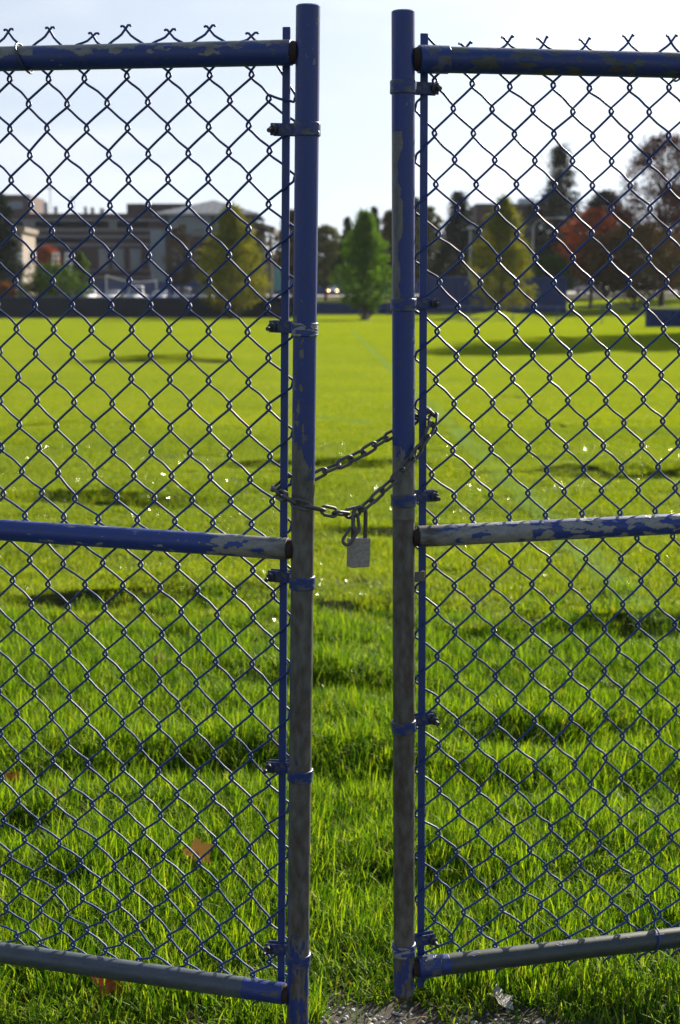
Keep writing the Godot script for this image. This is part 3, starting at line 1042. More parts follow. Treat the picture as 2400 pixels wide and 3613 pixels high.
			if not left and k != 1:
				var sl := Geo.new()
				sl.bar(Vector3(sg * 0.0280, y, 0), Vector3(sg * (0.085 if k == 0 else 0.074), y, 0), r + 0.0016, 32, Vector3.BACK, 0.0012)
				part("sleeve", sl, mats["band_blue"], rail)
		# tension bar threaded through the first wire
		var tb := Geo.new()
		tb.box(Vector3(fr.bar, (fr.bar_top + fr.bar_foot) * 0.5, -0.027), Vector3(0.0142, fr.bar_top - fr.bar_foot, 0.0048), Basis(Vector3.BACK, (0.0025 if left else -0.0025)), 0.0008)
		part("tension_bar", tb, mats["bar_plain"] if mats.has("bar_plain") else mat("bar_plain", lin(0.013, 0.038, 0.165), 0.48), o)
		for k in 5:
			make_band(o, fr.bands[k], sg, (left and k == 1) or (not left and k == 4), (-0.06 if k > 2 else 0.02) * sg)
		# woven wires, each one a zigzag hooked into its neighbours
		for w in range(-1, 29):
			var wg := wire_geo(fr.rows, left, w, fr.tops, fr.bar, 40)
			part("wire", wg, mats["wire"], o)
		if left:
			tie(o, -0.537, 0.742, 0.0262, 0.0, mat("wire_green", lin(0.014, 0.026, 0.040), 0.4), -0.012)
		else:
			tie(o, 0.535, -1.009, 0.0252, 0.062, mats["wire"], 0.006)
			tie(o, 0.540, 0.7487, 0.0285, 0.0, mat("wire_green", lin(0.014, 0.026, 0.040), 0.4), 0.010)
			# remnant of a broken band
			var rb := Geo.new()
			rb.box(Vector3(0.0345, -0.2085, -0.012), Vector3(0.024, 0.020, 0.004), Basis(Vector3.UP, 0.3), 0.001)
			part("broken_ear", rb, mat("ear_grey", lin(0.11, 0.105, 0.09), 0.7), o)


# ---------------------------------------------------------------- chain and padlock
const CHAIN := [[34,1046,35],[20,1042,45],[6,1044,58],[-19,1051,80],[-46,1060,94],[-73,1065,94],[-91,1072,80],[-108,1078,50],[-119,1080,25],[-120,1088,5],[-107,1095,0],[-87,1100,10],[-63,1102,16],[-47,1107,18],[-31,1115,12],[-12,1123,5],[11,1132,-8],[37,1144,-22],[61,1157,-36],[83,1170,-52],[98,1177,-68],[118,1187,-84],[140,1201,-94],[155,1211,-108],[167,1220,-112],[176,1219,-98],[178,1205,-75],[171,1187,-58],[160,1169,-45],[146,1150,-28],[130,1131,-16],[112,1113,-8],[97,1095,2],[79,1081,12],[63,1067,22],[48,1055,30],[38,1047,35]]

func link_mesh(half: float, wide: float, r: float) -> ArrayMesh:
	var p := PackedVector3Array()
	for e in [1.0, -1.0]:
		for k in 9:
			var a := lerpf(-PI * 0.5, PI * 0.5, k / 8.0)
			p.append(Vector3(sin(a) * e * wide, e * (half - wide + cos(a) * wide), 0))
	var pp := PackedVector3Array()
	for k in p.size():
		pp.append(p[k])
	var g := Geo.new()
	g.tube(pp, r, 8, true)
	return g.mesh()

func build_chain_and_lock() -> void:
	var steel := rough_mat("chain_steel", lin(0.045, 0.047, 0.047), lin(0.11, 0.11, 0.107), 0.05, 0.02, 0.55)
	steel.metallic = 0.2
	var o := thing("chain", "dull grey steel chain looped round both gate posts", "chain", Vector3(0.03, 1.1, 0))
	var path := PackedVector3Array()
	for k in CHAIN.size() - 1:
		var a := Vector3(CHAIN[maxi(k - 1, 0)][0], CHAIN[maxi(k - 1, 0)][1], CHAIN[maxi(k - 1, 0)][2])
		var b := Vector3(CHAIN[k][0], CHAIN[k][1], CHAIN[k][2])
		var c := Vector3(CHAIN[k + 1][0], CHAIN[k + 1][1], CHAIN[k + 1][2])
		var q: Array = CHAIN[mini(k + 2, CHAIN.size() - 1)]
		var d := Vector3(q[0], q[1], q[2])
		for s in 8:
			path.append(b.cubic_interpolate(c, a, d, s / 8.0) * 0.001)
	path.append(Vector3(38, 1047, 35) * 0.001)
	var total := 0.0
	for k in path.size() - 1:
		total += path[k].distance_to(path[k + 1])
	var count := int(round(total / 0.0283))
	var step := total / count
	var lm := link_mesh(step * 0.5 + 0.0030, 0.0079, 0.0030)
	var ends := [path[0]]
	var acc := 0.0
	for k in path.size() - 1:
		var l := path[k].distance_to(path[k + 1])
		while acc + l >= step * ends.size() and ends.size() <= count:
			ends.append(path[k].lerp(path[k + 1], (step * ends.size() - acc) / l))
		acc += l
	while ends.size() <= count:
		ends.append(path[path.size() - 1])
	var f := Vector3(0, 0, 1)
	for k in count:
		var a: Vector3 = ends[k]
		var b: Vector3 = ends[k + 1]
		var y := (b - a).normalized()
		f = (f - y * f.dot(y)).normalized()
		var tw := deg_to_rad(6.0 + 9.0 * sin(k * 1.9)) + (PI * 0.5 if k % 2 == 1 else 0.0)
		var z := f.rotated(y, tw)
		var li := part("link", lm, steel, o)
		li.transform = Transform3D(Basis(y.cross(z), y, z), (a + b) * 0.5 - o.position)
	# loose end: two links hanging from the shackle
	for q in [[Vector3(0.0290, 1.0265, 0.0565), Vector3(-0.12, 1.0, -0.15), 0.9], [Vector3(0.0180, 1.0035, 0.0640), Vector3(0.55, 0.85, -0.2), 0.0]]:
		var y: Vector3 = q[1].normalized()
		var z := (Vector3.BACK - y * y.z).normalized().rotated(y, q[2])
		var li := part("link", lm, steel, o)
		li.transform = Transform3D(Basis(y.cross(z), y, z), q[0] - o.position)
	# padlock
	var p := thing("padlock", "weathered grey padlock with long shackle hanging on the chain", "padlock", Vector3(0.0335, 0.943, 0.043))
	p.rotation_degrees = Vector3(0, 27, -1.5)
	var bm := rough_mat("lock_body", lin(0.19, 0.175, 0.15), lin(0.31, 0.295, 0.265), 0.022, 0.05, 0.5)
	bm.metallic = 0.2
	var bd := Geo.new()
	bd.box(Vector3(0, 0.0268, 0), Vector3(0.0388, 0.0536, 0.0205), Basis(), 0.0016)
	part("body", bd, bm, p)
	var sp := PackedVector3Array()
	sp.append(Vector3(-0.0128, 0.050, 0))
	sp.append(Vector3(-0.0128, 0.075, 0))
	for k in 11:
		var a := PI - k / 10.0 * PI
		sp.append(Vector3(cos(a) * 0.0128, 0.0985 + sin(a) * 0.0125, 0))
	sp.append(Vector3(0.0128, 0.075, 0))
	sp.append(Vector3(0.0128, 0.050, 0))
	var sh := Geo.new()
	sh.tube(sp, 0.0037, 12)
	var sm := mat("shackle", lin(0.075, 0.072, 0.070), 0.42, 0.6)
	part("shackle", sh, sm, p)


func build_leaves() -> void:
	var spec := [[-0.354, 0.062, -0.771, 0.044, Color(0.50, 0.25, 0.055), 0.2, "yellow-brown fallen leaf caught upright in grass behind left gate mesh"],
		[-0.473, 0.05, -0.125, 0.046, Color(0.42, 0.085, 0.045), 1.2, "red fallen leaf in the grass below the left bottom rail"],
		[-0.949, 0.05, -1.343, 0.036, Color(0.32, 0.085, 0.022), 0.7, "small orange fallen leaf at the left edge of the grass"],
		[-0.684, 0.05, -2.704, 0.05, Color(0.20, 0.10, 0.06), 2.2, "brown curled fallen leaf lying deep in the grass beyond left mesh"],
		[0.326, 0.022, -0.095, 0.036, Color(0.33, 0.33, 0.30), 2.9, "pale grey fallen leaf on bare earth below right bottom rail"]]
	for s in spec:
		var o := thing("fallen_leaf", s[6], "leaf", Vector3(s[0], s[1], s[2]), "fallen leaves in the grass")
		var g := Geo.new()
		# a lobed maple outline folded along its midrib
		var lobes := 5
		var rim := []
		var n := 30
		for k in n:
			var a := float(k) / n * TAU
			var r := 0.55 + 0.36 * pow(absf(cos(a * lobes * 0.5)), 2.5) + 0.07 * cos(a * 15.0)
			var x: float = sin(a) * r
			var y: float = cos(a) * r
			rim.append(Vector3(x, y, 0.30 * absf(x) + 0.12 * sin(a * 3.0 + s[5])) * s[3])
		var nn := Vector3.BACK
		g.colored = true
		g.col = s[4]
		var c0 := g.put(Vector3.ZERO, nn)
		for k in n:
			g.put(rim[k], (nn + rim[k] * 4.0).normalized())
		for k in n:
			g.tri(c0, 1 + k, 1 + (k + 1) % n)
		var bl := part("blade", g, leafy("fallen_leaf", Color(0.6, 0.6, 0.6), 0.8, 0.2), o)
		var flat_ness := 1.15 if s[1] < 0.03 else 0.6
		bl.basis = Basis(Vector3.UP, s[5] * 0.4) * Basis(Vector3.RIGHT, -flat_ness) * Basis(Vector3.BACK, s[5])
		var st := Geo.new()
		st.tube(PackedVector3Array([Vector3.ZERO, Vector3(0, -0.5, 0.1) * s[3], Vector3(0.05, -1.2, 0.3) * s[3]]), 0.0009, 5)
		var sm := part("stalk", st, mat("stalk", lin(0.20, 0.09, 0.04), 0.7), o)
		sm.basis = bl.basis



# ---------------------------------------------------------------- trees
# crown shapes: width at height t (0 foot of crown .. 1 top), colours, leaf size
const KINDS := {
	"young": {"a": Color(0.045, 0.110, 0.020), "b": Color(0.17, 0.25, 0.036), "n": 300, "leaf": 0.13, "shape": "egg", "back": Color(0.8, 0.9, 0.4)},
	"turning": {"a": Color(0.050, 0.105, 0.018), "b": Color(0.31, 0.28, 0.028), "n": 360, "leaf": 0.13, "shape": "egg", "back": Color(0.8, 0.8, 0.35)},
	"pine": {"a": Color(0.014, 0.028, 0.014), "b": Color(0.040, 0.055, 0.026), "n": 230, "leaf": 0.20, "shape": "layers", "back": Color(0.2, 0.25, 0.12)},
	"fir": {"a": Color(0.016, 0.034, 0.016), "b": Color(0.040, 0.062, 0.026), "n": 120, "leaf": 0.18, "shape": "cone", "back": Color(0.2, 0.25, 0.12)},
	"maroon": {"a": Color(0.050, 0.016, 0.014), "b": Color(0.110, 0.034, 0.022), "n": 260, "leaf": 0.19, "shape": "round", "back": Color(0.5, 0.35, 0.3)},
	"orange": {"a": Color(0.20, 0.052, 0.022), "b": Color(0.42, 0.125, 0.034), "n": 170, "leaf": 0.17, "shape": "round", "back": Color(0.7, 0.55, 0.4)},
	"orangeg": {"a": Color(0.10, 0.070, 0.020), "b": Color(0.30, 0.110, 0.025), "n": 90, "leaf": 0.13, "shape": "round", "back": Color(0.7, 0.6, 0.3)},
	"brown": {"a": Color(0.044, 0.044, 0.015), "b": Color(0.14, 0.092, 0.024), "n": 230, "leaf": 0.19, "shape": "round", "back": Color(0.5, 0.45, 0.25)},
	"bare": {"a": Color(0.045, 0.036, 0.024), "b": Color(0.085, 0.065, 0.036), "n": 70, "leaf": 0.14, "shape": "round", "back": Color(0.4, 0.4, 0.2)},
	"green": {"a": Color(0.030, 0.062, 0.015), "b": Color(0.11, 0.155, 0.028), "n": 150, "leaf": 0.15, "shape": "round", "back": Color(0.6, 0.7, 0.3)},
	"lime": {"a": Color(0.060, 0.105, 0.020), "b": Color(0.13, 0.18, 0.030), "n": 70, "leaf": 0.13, "shape": "egg", "back": Color(0.8, 0.9, 0.4)},
	"olive": {"a": Color(0.070, 0.090, 0.030), "b": Color(0.17, 0.175, 0.050), "n": 150, "leaf": 0.20, "shape": "round", "back": Color(0.6, 0.6, 0.3)},
	"dark": {"a": Color(0.014, 0.024, 0.012), "b": Color(0.035, 0.045, 0.018), "n": 240, "leaf": 0.22, "shape": "round", "back": Color(0.3, 0.35, 0.15)},
}

func crown_width(shape: String, t: float) -> float:
	match shape:
		"egg":
			return pow(sin(PI * pow(clampf(t, 0.001, 0.999), 0.62)), 0.75) * (1.0 - 0.35 * t)
		"cone":
			return (1.0 - t) * 0.95 + 0.04
		"layers":
			return ((1.0 - pow(t, 1.3)) * 0.9 + 0.08) * (0.78 + 0.22 * absf(sin(t * 21.0)))
	return pow(maxf(sin(PI * clampf(0.12 + t * 0.86, 0.0, 1.0)), 0.0), 0.6)

func make_tree(called: String, at: Vector3, height: float, wide: float, low: float, kind: String, label: String, sd: int, fill := 1.0) -> void:
	var k: Dictionary = KINDS[kind]
	var rng := RandomNumberGenerator.new()
	rng.seed = sd
	var o := thing(called, label, "shrub" if "shrub" in called else "tree", at, "trees and shrubs beyond the field")
	var bark := rough_mat("bark", lin(0.045, 0.036, 0.028), lin(0.115, 0.095, 0.075), 0.05, 0.5, 0.9)
	var g := Geo.new()
	var tr := clampf(height * 0.016, 0.04, 0.22)
	var tp := PackedVector3Array()
	var rad := []
	for s in 7:
		var t := s / 6.0
		tp.append(Vector3(sin(t * 5.0 + sd) * 0.03 * height * t * 0.6, -0.15 + t * (height * 0.93 + 0.15), cos(t * 4.0 + sd) * 0.02 * height * t))
		rad.append(tr * (1.25 - t * 1.1) + 0.012)
	g.tube(tp, rad, 8)
	var cg := Geo.new()
	cg.colored = true
	var clumps := int(k.n * fill * 1.7)
	var ch := height - low
	var lf: float = k.leaf
	var nz := FastNoiseLite.new()
	nz.seed = sd
	nz.frequency = 0.9 / wide
	for c in clumps:
		var t := pow(rng.randf(), 0.85)
		if k.shape == "layers":
			t = clampf((floor(t * 13.0) + 0.5 + rng.randfn() * 0.3) / 13.0, 0.01, 0.99)
		var az := rng.randf() * TAU
		var lob := 1.0 + 0.55 * nz.get_noise_3d(cos(az) * wide, t * ch, sin(az) * wide)
		var w := wide * crown_width(k.shape, t) * lob
		var rr := w * pow(rng.randf(), 0.45)
		var cp := Vector3(cos(az) * rr, low + t * ch * 0.985, sin(az) * rr)
		if k.shape == "layers":
			cp.y -= rr * 0.10
		var cs := clampf(wide * rng.randf_range(0.12, 0.24), 0.16, 0.75)
		if k.shape == "cone" or k.shape == "egg":
			cs *= 0.85
		if c % 5 == 0 and rr > wide * 0.2:
			var lp := tp[clampi(int((cp.y - rr * 0.6) / height * 6.0), 0, 5)]
			g.tube(PackedVector3Array([lp, lp.lerp(cp, 0.5) + Vector3.UP * 0.05 * rr, cp]), [tr * 0.35, tr * 0.2, 0.012], 5)
		var base: Color = k.a.lerp(k.b, clampf(rng.randf() * 0.75 + 0.25 * rng.randf(), 0.0, 1.0))
		for q in 34:
			var dir := Vector3(rng.randfn(), rng.randfn(), rng.randfn())
			var p := cp + dir * cs * Vector3(0.52, 0.36, 0.52)
			var s := lf * 1.45 * rng.randf_range(0.6, 1.25)
			var a1 := Vector3(rng.randfn(), rng.randfn() * 0.8, rng.randfn()).normalized()
			var a2 := a1.cross(Vector3(rng.randfn(), rng.randfn(), rng.randfn())).normalized()
			var asp := 0.55
			if k.shape == "layers" or k.shape == "cone":
				a1 = (Vector3(cos(az), -0.25, sin(az)) + a1 * 0.7).normalized()
				a2 = a1.cross(a2).normalized()
				asp = 0.28
				s *= 1.35
			cg.col = base.lerp(k.b, rng.randf() * 0.35) * rng.randf_range(0.75, 1.2)
			var b0 := cg.put(p - a1 * s * 0.5, Vector3.UP)
			cg.put(p + a2 * s * 0.5 * asp, Vector3.UP)
			cg.put(p + a1 * s * 0.5, Vector3.UP)
			cg.put(p - a2 * s * 0.5 * asp, Vector3.UP)
			cg.ix.append_array([b0, b0 + 1, b0 + 2, b0, b0 + 2, b0 + 3])
	part("trunk", g, bark, o)
	part("crown", cg, leafy("leaf_" + kind, k.back, 0.65, 0.12), o, true)

func build_far_trees() -> void:
	var sd := 900
	for t in TREES:
		sd += 7
		var at := Vector3(t[1], ground(t[1], t[2]), t[2])
		make_tree(t[0], at, t[3], t[4], t[5], t[6], t[7], sd)
	# mulch under the tree in the gap
	var mu := Geo.new()
	var mx: float = TREES[0][1]
	var mz: float = TREES[0][2]
	mu.put(Vector3(mx, ground(mx, mz) + 0.10, mz), Vector3.UP)
	for k in 24:
		var a := k / 24.0 * TAU
		var p := Vector3(mx + cos(a) * (0.75 + 0.06 * sin(k * 3.0)), 0, mz + sin(a) * 0.75)
		p.y = ground(p.x, p.z) + 0.012
		mu.put(p, Vector3.UP)
	for k in 24:
		mu.tri(0, 1 + k, 1 + (k + 1) % 24)
	tag(part("mulch_ring", mu, rough_mat("mulch", lin(0.018, 0.013, 0.010), lin(0.06, 0.045, 0.035), 0.08, 0.4, 0.95), self), "dark mulch ring round the foot of young green tree", "mulch")
	# tall trees just outside the frame on the right: their shade lies across the far right of the field
	for s in [[24.6, -66.0, 19.5, 5.2, "tall dark tree shading the far right of the field, nearest its edge"], [31.0, -61.0, 18.0, 5.5, "tall dark tree right of the field, nearest to the gate"], [34.0, -76.0, 21.0, 6.0, "tallest dark tree right of the field, furthest from it"]]:
		make_tree("broadleaf_tree", Vector3(s[0], ground(s[0], s[1]), s[1]), s[2], s[3], 2.2, "dark", s[4], 1400 + int(s[0]), 2.2)
	# wood closing the horizon
	var rng := RandomNumberGenerator.new()
	rng.seed = 4
	var cg := Geo.new()
	cg.colored = true
	for q in 420:
		var p := Vector3(rng.randfn() * 1.1, rng.randfn() * 0.85, rng.randfn() * 1.1)
		var a1 := Vector3(rng.randfn(), rng.randfn(), rng.randfn()).normalized()
		var a2 := a1.cross(Vector3(rng.randfn(), rng.randfn(), rng.randfn())).normalized()
		var s := rng.randf_range(0.25, 0.5)
		cg.col = Color(0.035, 0.045, 0.018).lerp(Color(0.10, 0.085, 0.03), rng.randf() * rng.randf())
		var b0 := cg.put(p - a1 * s, Vector3.UP)
		cg.put(p + a2 * s * 0.6, Vector3.UP)
		cg.put(p + a1 * s, Vector3.UP)
		cg.put(p - a2 * s * 0.6, Vector3.UP)
		cg.ix.append_array([b0, b0 + 1, b0 + 2, b0, b0 + 2, b0 + 3])
	var mm := MultiMesh.new()
	mm.transform_format = MultiMesh.TRANSFORM_3D
	mm.use_colors = true
	mm.mesh = cg.mesh(true)
	var ts := []
	for k in 900:
		var x := rng.randf_range(-110.0, 140.0)
		var z := rng.randf_range(-300.0, -255.0)
		var top := 5.0 + 3.5 * sin(x * 0.21 + sin(x * 0.07) * 2.0) + 2.0 * sin(x * 0.63)
		var y := rng.randf() * maxf(top, 2.5) + 0.5
		ts.append(Transform3D(Basis(Vector3.UP, rng.randf() * TAU).scaled(Vector3.ONE * rng.randf_range(0.8, 1.5)), Vector3(x, ground(x, z) + y, z)))
	mm.instance_count = ts.size()
	for k in ts.size():
		mm.set_instance_transform(k, ts[k])
		var q := rng.randf_range(0.7, 1.2)
		mm.set_instance_color(k, Color(q, q, q))
	var o := MultiMeshInstance3D.new()
	o.name = "far_wood"
	o.multimesh = mm
	o.material_override = leafy("leaf_wood", Color(0.5, 0.5, 0.25), 0.6, 0.3)
	add_child(o)
	tag(o, "far-off wood closing the horizon behind the road", "wood", "", "stuff")


# ---------------------------------------------------------------- buildings
func slab(parent: Node, called: String, m: Material, x0: float, x1: float, y0: float, y1: float, z0: float, z1: float) -> MeshInstance3D:
	var g := Geo.new()
	g.box(Vector3((x0 + x1) * 0.5, (y0 + y1) * 0.5, (z0 + z1) * 0.5), Vector3(absf(x1 - x0), absf(y1 - y0), absf(z1 - z0)), Basis(), 0.02)
	return part(called, g, m, parent)

func build_far_buildings() -> void:
	var brick := rough_mat("brick", lin(0.062, 0.039, 0.036), lin(0.100, 0.064, 0.057), 0.06, 3.0, 0.9)
	var brick2 := rough_mat("brick_dark", lin(0.045, 0.031, 0.029), lin(0.072, 0.050, 0.046), 0.06, 3.0, 0.9)
	var stone := rough_mat("precast", lin(0.15, 0.155, 0.16), lin(0.21, 0.215, 0.215), 0.05, 4.0, 0.85)
	var tan := rough_mat("tan_wall", lin(0.19, 0.155, 0.12), lin(0.27, 0.225, 0.18), 0.05, 4.0, 0.85)
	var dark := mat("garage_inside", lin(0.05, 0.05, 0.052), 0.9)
	var glass := mat("window_glass", lin(0.10, 0.15, 0.19), 0.15, 0.0, 0.6)
	var metal := mat("vent_metal", lin(0.40, 0.42, 0.44), 0.5, 0.3)
	var roofm := mat("metal_roof", lin(0.055, 0.075, 0.11), 0.9)
	# parking garage; z is the distance behind the facade line
	var o := thing("parking_garage", "long dark brick parking garage with open decks, behind left mesh", "building", Vector3(-30, 1.5, -167.4))
	var X := func(x): return x + 30.0
	var Y := func(y): return y - 1.5
	var bands := [[10.75, 11.4, "brick_band", 0], [10.47, 10.75, "precast_band", 1], [9.37, 9.70, "precast_band", 1], [8.85, 9.37, "brick_band", 0], [8.58, 8.85, "precast_band", 1], [7.62, 7.92, "precast_band", 1]]
	for b in bands:
		slab(o, b[2], brick if b[3] == 0 else stone, X.call(-47.0), X.call(-20.5), Y.call(b[0]), Y.call(b[1]), -0.35 if b[3] == 0 else -0.42, 0.06 if b[3] == 1 else 0.0)
	slab(o, "lower_wall", brick, X.call(-47.0), X.call(-20.5), -1.0, Y.call(7.62), -0.4, 0.0)
	slab(o, "deck_wall", brick, X.call(-29.6), X.call(-20.5), Y.call(7.92), Y.call(8.58), -0.35, -0.02)
	for c in [[-37.2, -35.8], [-27.1, -26.2], [-22.5, -20.5], [-47.0, -45.0]]:
		slab(o, "column", stone if c[0] > -40.0 and c[0] < -25.0 else brick, X.call(c[0]), X.call(c[1]), Y.call(9.70), Y.call(10.47), -0.6, 0.03)
		slab(o, "column", stone if c[0] > -40.0 and c[0] < -28.0 else brick, X.call(c[0]), X.call(c[1]), Y.call(7.92), Y.call(8.58), -0.6, 0.035)
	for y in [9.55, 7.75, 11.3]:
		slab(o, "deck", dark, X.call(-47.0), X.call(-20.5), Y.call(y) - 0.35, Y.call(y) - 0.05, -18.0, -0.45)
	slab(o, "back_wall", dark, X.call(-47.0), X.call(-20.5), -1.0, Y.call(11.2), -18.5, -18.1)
	slab(o, "side_wall", brick, X.call(-20.5), X.call(-20.1), -1.0, Y.call(11.4), -18.5, 0.0)
	for w in [[-28.3, -27.4], [-26.6, -25.5], [-24.6, -23.5], [-22.4, -21.5]]:
		var f := slab(o, "window", stone, X.call(w[0]) - 0.12, X.call(w[1]) + 0.12, Y.call(4.9), Y.call(7.35), 0.0, 0.10)
		slab(f, "pane", glass, X.call(w[0]), X.call(w[1]), Y.call(5.05), Y.call(7.2), 0.102, 0.13)
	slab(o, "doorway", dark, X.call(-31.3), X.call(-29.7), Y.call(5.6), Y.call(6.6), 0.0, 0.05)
	slab(o, "string_course", stone, X.call(-47.0), X.call(-20.5), Y.call(3.9), Y.call(4.1), 0.0, 0.07)
	slab(o, "string_course", stone, X.call(-47.0), X.call(-20.5), Y.call(4.75), Y.call(4.88), 0.0, 0.07)
	slab(o, "stair_block", brick2, X.call(-25.2), X.call(-18.1), Y.call(11.4), Y.call(12.62), -9.0, -1.5)
	var ub := slab(o, "upper_block", brick, X.call(-43.5), X.call(-37.4), Y.call(11.4), Y.call(13.9), -14.0, -5.0)
	slab(ub, "window", glass, X.call(-42.0), X.call(-38.2), Y.call(12.2), Y.call(13.1), -5.0, -4.9)
	for s in [[-35.4, 12.9, 0.55], [-34.2, 12.4, 0.5], [-30.6, 12.4, 0.42], [-29.8, 12.3, 0.5], [-28.7, 12.2, 0.6]]:
		slab(o, "roof_vent", metal, X.call(s[0]), X.call(s[0] + s[2]), Y.call(11.25), Y.call(s[1]), -4.0, -3.3)
	for s in [[-35.0, 14.7], [-32.2, 13.6]]:
		var g := Geo.new()
		g.bar(Vector3(X.call(s[0]), Y.call(11.0), -5.5), Vector3(X.call(s[0]), Y.call(s[1]), -5.5), 0.06, 8)
		g.box(Vector3(X.call(s[0]), Y.call(s[1]), -5.5), Vector3(0.9, 0.12, 0.3))
		part("roof_lamp", g, metal, o)
	# hip-roofed building
	var h := thing("hip_roofed_building", "brick building with grey-blue hipped metal roof", "building", Vector3(-14.6, 1.4, -157.0))
	var wall := slab(h, "wall", brick2, -4.6, 4.5, -1.2, 9.35, -14.0, 0.0)
	slab(wall, "glazing", glass, -4.3, 0.4, 7.1, 9.2, 0.0, 0.05)
	slab(wall, "glazing", glass, 0.8, 3.9, 7.1, 9.2, 0.0, 0.05)
	slab(wall, "stone_panel", stone, -1.7, -0.2, 6.9, 7.7, 0.052, 0.2)
	slab(wall, "glazing", glass, -6.4, -4.7, 1.2, 7.6, -0.6, -0.3)
	for q in 4:
		slab(wall, "window", glass, -3.9 + q * 2.1, -2.8 + q * 2.1, 3.0, 5.4, 0.0, 0.06)
	var rf := Geo.new()
	var e := [Vector3(-5.8, 9.35, 1.2), Vector3(5.7, 9.35, 1.2), Vector3(5.7, 9.35, -15.0), Vector3(-5.8, 9.35, -15.0)]
	var r0 := Vector3(0.3, 11.15, -5.0)
	var r1 := Vector3(0.3, 11.15, -8.5)
	rf.quad(e[0], e[1], r0, r0 + Vector3(-0.001, 0, 0), Vector3(0, 1, 1))
	rf.quad(e[1], e[2], r1, r0, Vector3(1, 1, 0))
	rf.quad(e[2], e[3], r1, r1 + Vector3(0.001, 0, 0), Vector3(0, 1, -1))
	rf.quad(e[3], e[0], r0, r1, Vector3(-1, 1, 0))
	rf.quad(e[0], e[1], e[2], e[3], Vector3.DOWN)
	var roof := part("roof", rf, roofm, h)
	for q in 15:   # standing seams on the front slope
		var x := -5.4 + q * 0.78
		var t := 1.0 - absf(x - 0.3) / 6.0
		var sg := Geo.new()
		var p0 := Vector3(x, 9.38, 1.16)
		var dirv: Vector3 = (r0 - (e[0] + e[1]) * 0.5)
		sg.tube(PackedVector3Array([p0, p0 + Vector3(0, dirv.y, dirv.z) * clampf(t, 0.05, 1.0)]), 0.03, 4)
		part("seam", sg, roofm, roof)
	slab(roof, "fascia", mat("fascia", lin(0.32, 0.33, 0.34), 0.6), -5.85, 5.75, 9.14, 9.345, 1.15, 1.26)
	# portico to its right
	var pc := thing("portico", "brown-roofed portico with pale columns right of the hip roof", "building", Vector3(-7.4, 0.62, -127.5))
	var prf := Geo.new()
	prf.box(Vector3(-0.3, 7.5, -3.0), Vector3(3.8, 0.5, 6.5), Basis(Vector3.BACK, -0.28), 0.03)
	part("roof", prf, mat("brown_roof", lin(0.07, 0.05, 0.04), 0.8), pc)
	var fs := Geo.new()
	fs.box(Vector3(0.9, 7.15, 0.3), Vector3(1.5, 0.22, 0.1), Basis(Vector3.BACK, -0.75), 0.02)
	part("fascia", fs, tan, pc)
	slab(pc, "wall", brick2, -2.0, 0.4, -0.8, 7.0, -6.0, -2.5)
	for x in [0.55, 1.1]:
		var cgm := Geo.new()
		cgm.bar(Vector3(x, -0.8, 0.0 - x), Vector3(x, 6.6, 0.0 - x), 0.19, 14)
		part("column", cgm, tan, pc)
	slab(pc, "teal_panel", mat("teal", lin(0.10, 0.30, 0.34), 0.6), 1.35, 1.95, 1.6, 3.8, -2.4, -2.3)
	# tan house at the left edge
	var th := thing("tan_building", "tan wall with sloping parapet behind the left pine", "building", Vector3(-32.0, 0.9, -137.4))
	slab(th, "wall", tan, -3.5, 1.25, -1.0, 7.2, -6.0, 0.0)
	var pr := Geo.new()
	pr.box(Vector3(-0.6, 7.65, -3.0), Vector3(4.4, 0.5, 6.3), Basis(Vector3.BACK, -0.22), 0.03)
	part("parapet", pr, tan, th)
	for y in [2.6, 4.9]:
		slab(th, "window", glass, -0.6, 0.7, y, y + 1.3, 0.0, 0.06)
	# brick building on the right
	var br := thing("brick_building", "plain brown brick building behind right-hand trees", "building", Vector3(21.5, 1.9, -178.0))
	slab(br, "wall", brick, -4.5, 3.4, -1.0, 11.1, -14.0, 0.0)
	slab(br, "coping", stone, -4.6, 3.5, 11.1, 11.32, -14.1, 0.1)
	slab(br, "roof_unit", metal, 1.1, 2.9, 11.32, 12.1, -5.0, -2.0)
	for q in 3:
		slab(br, "window", glass, -3.6 + q * 2.4, -2.3 + q * 2.4, 6.5, 8.6, 0.0, 0.07)


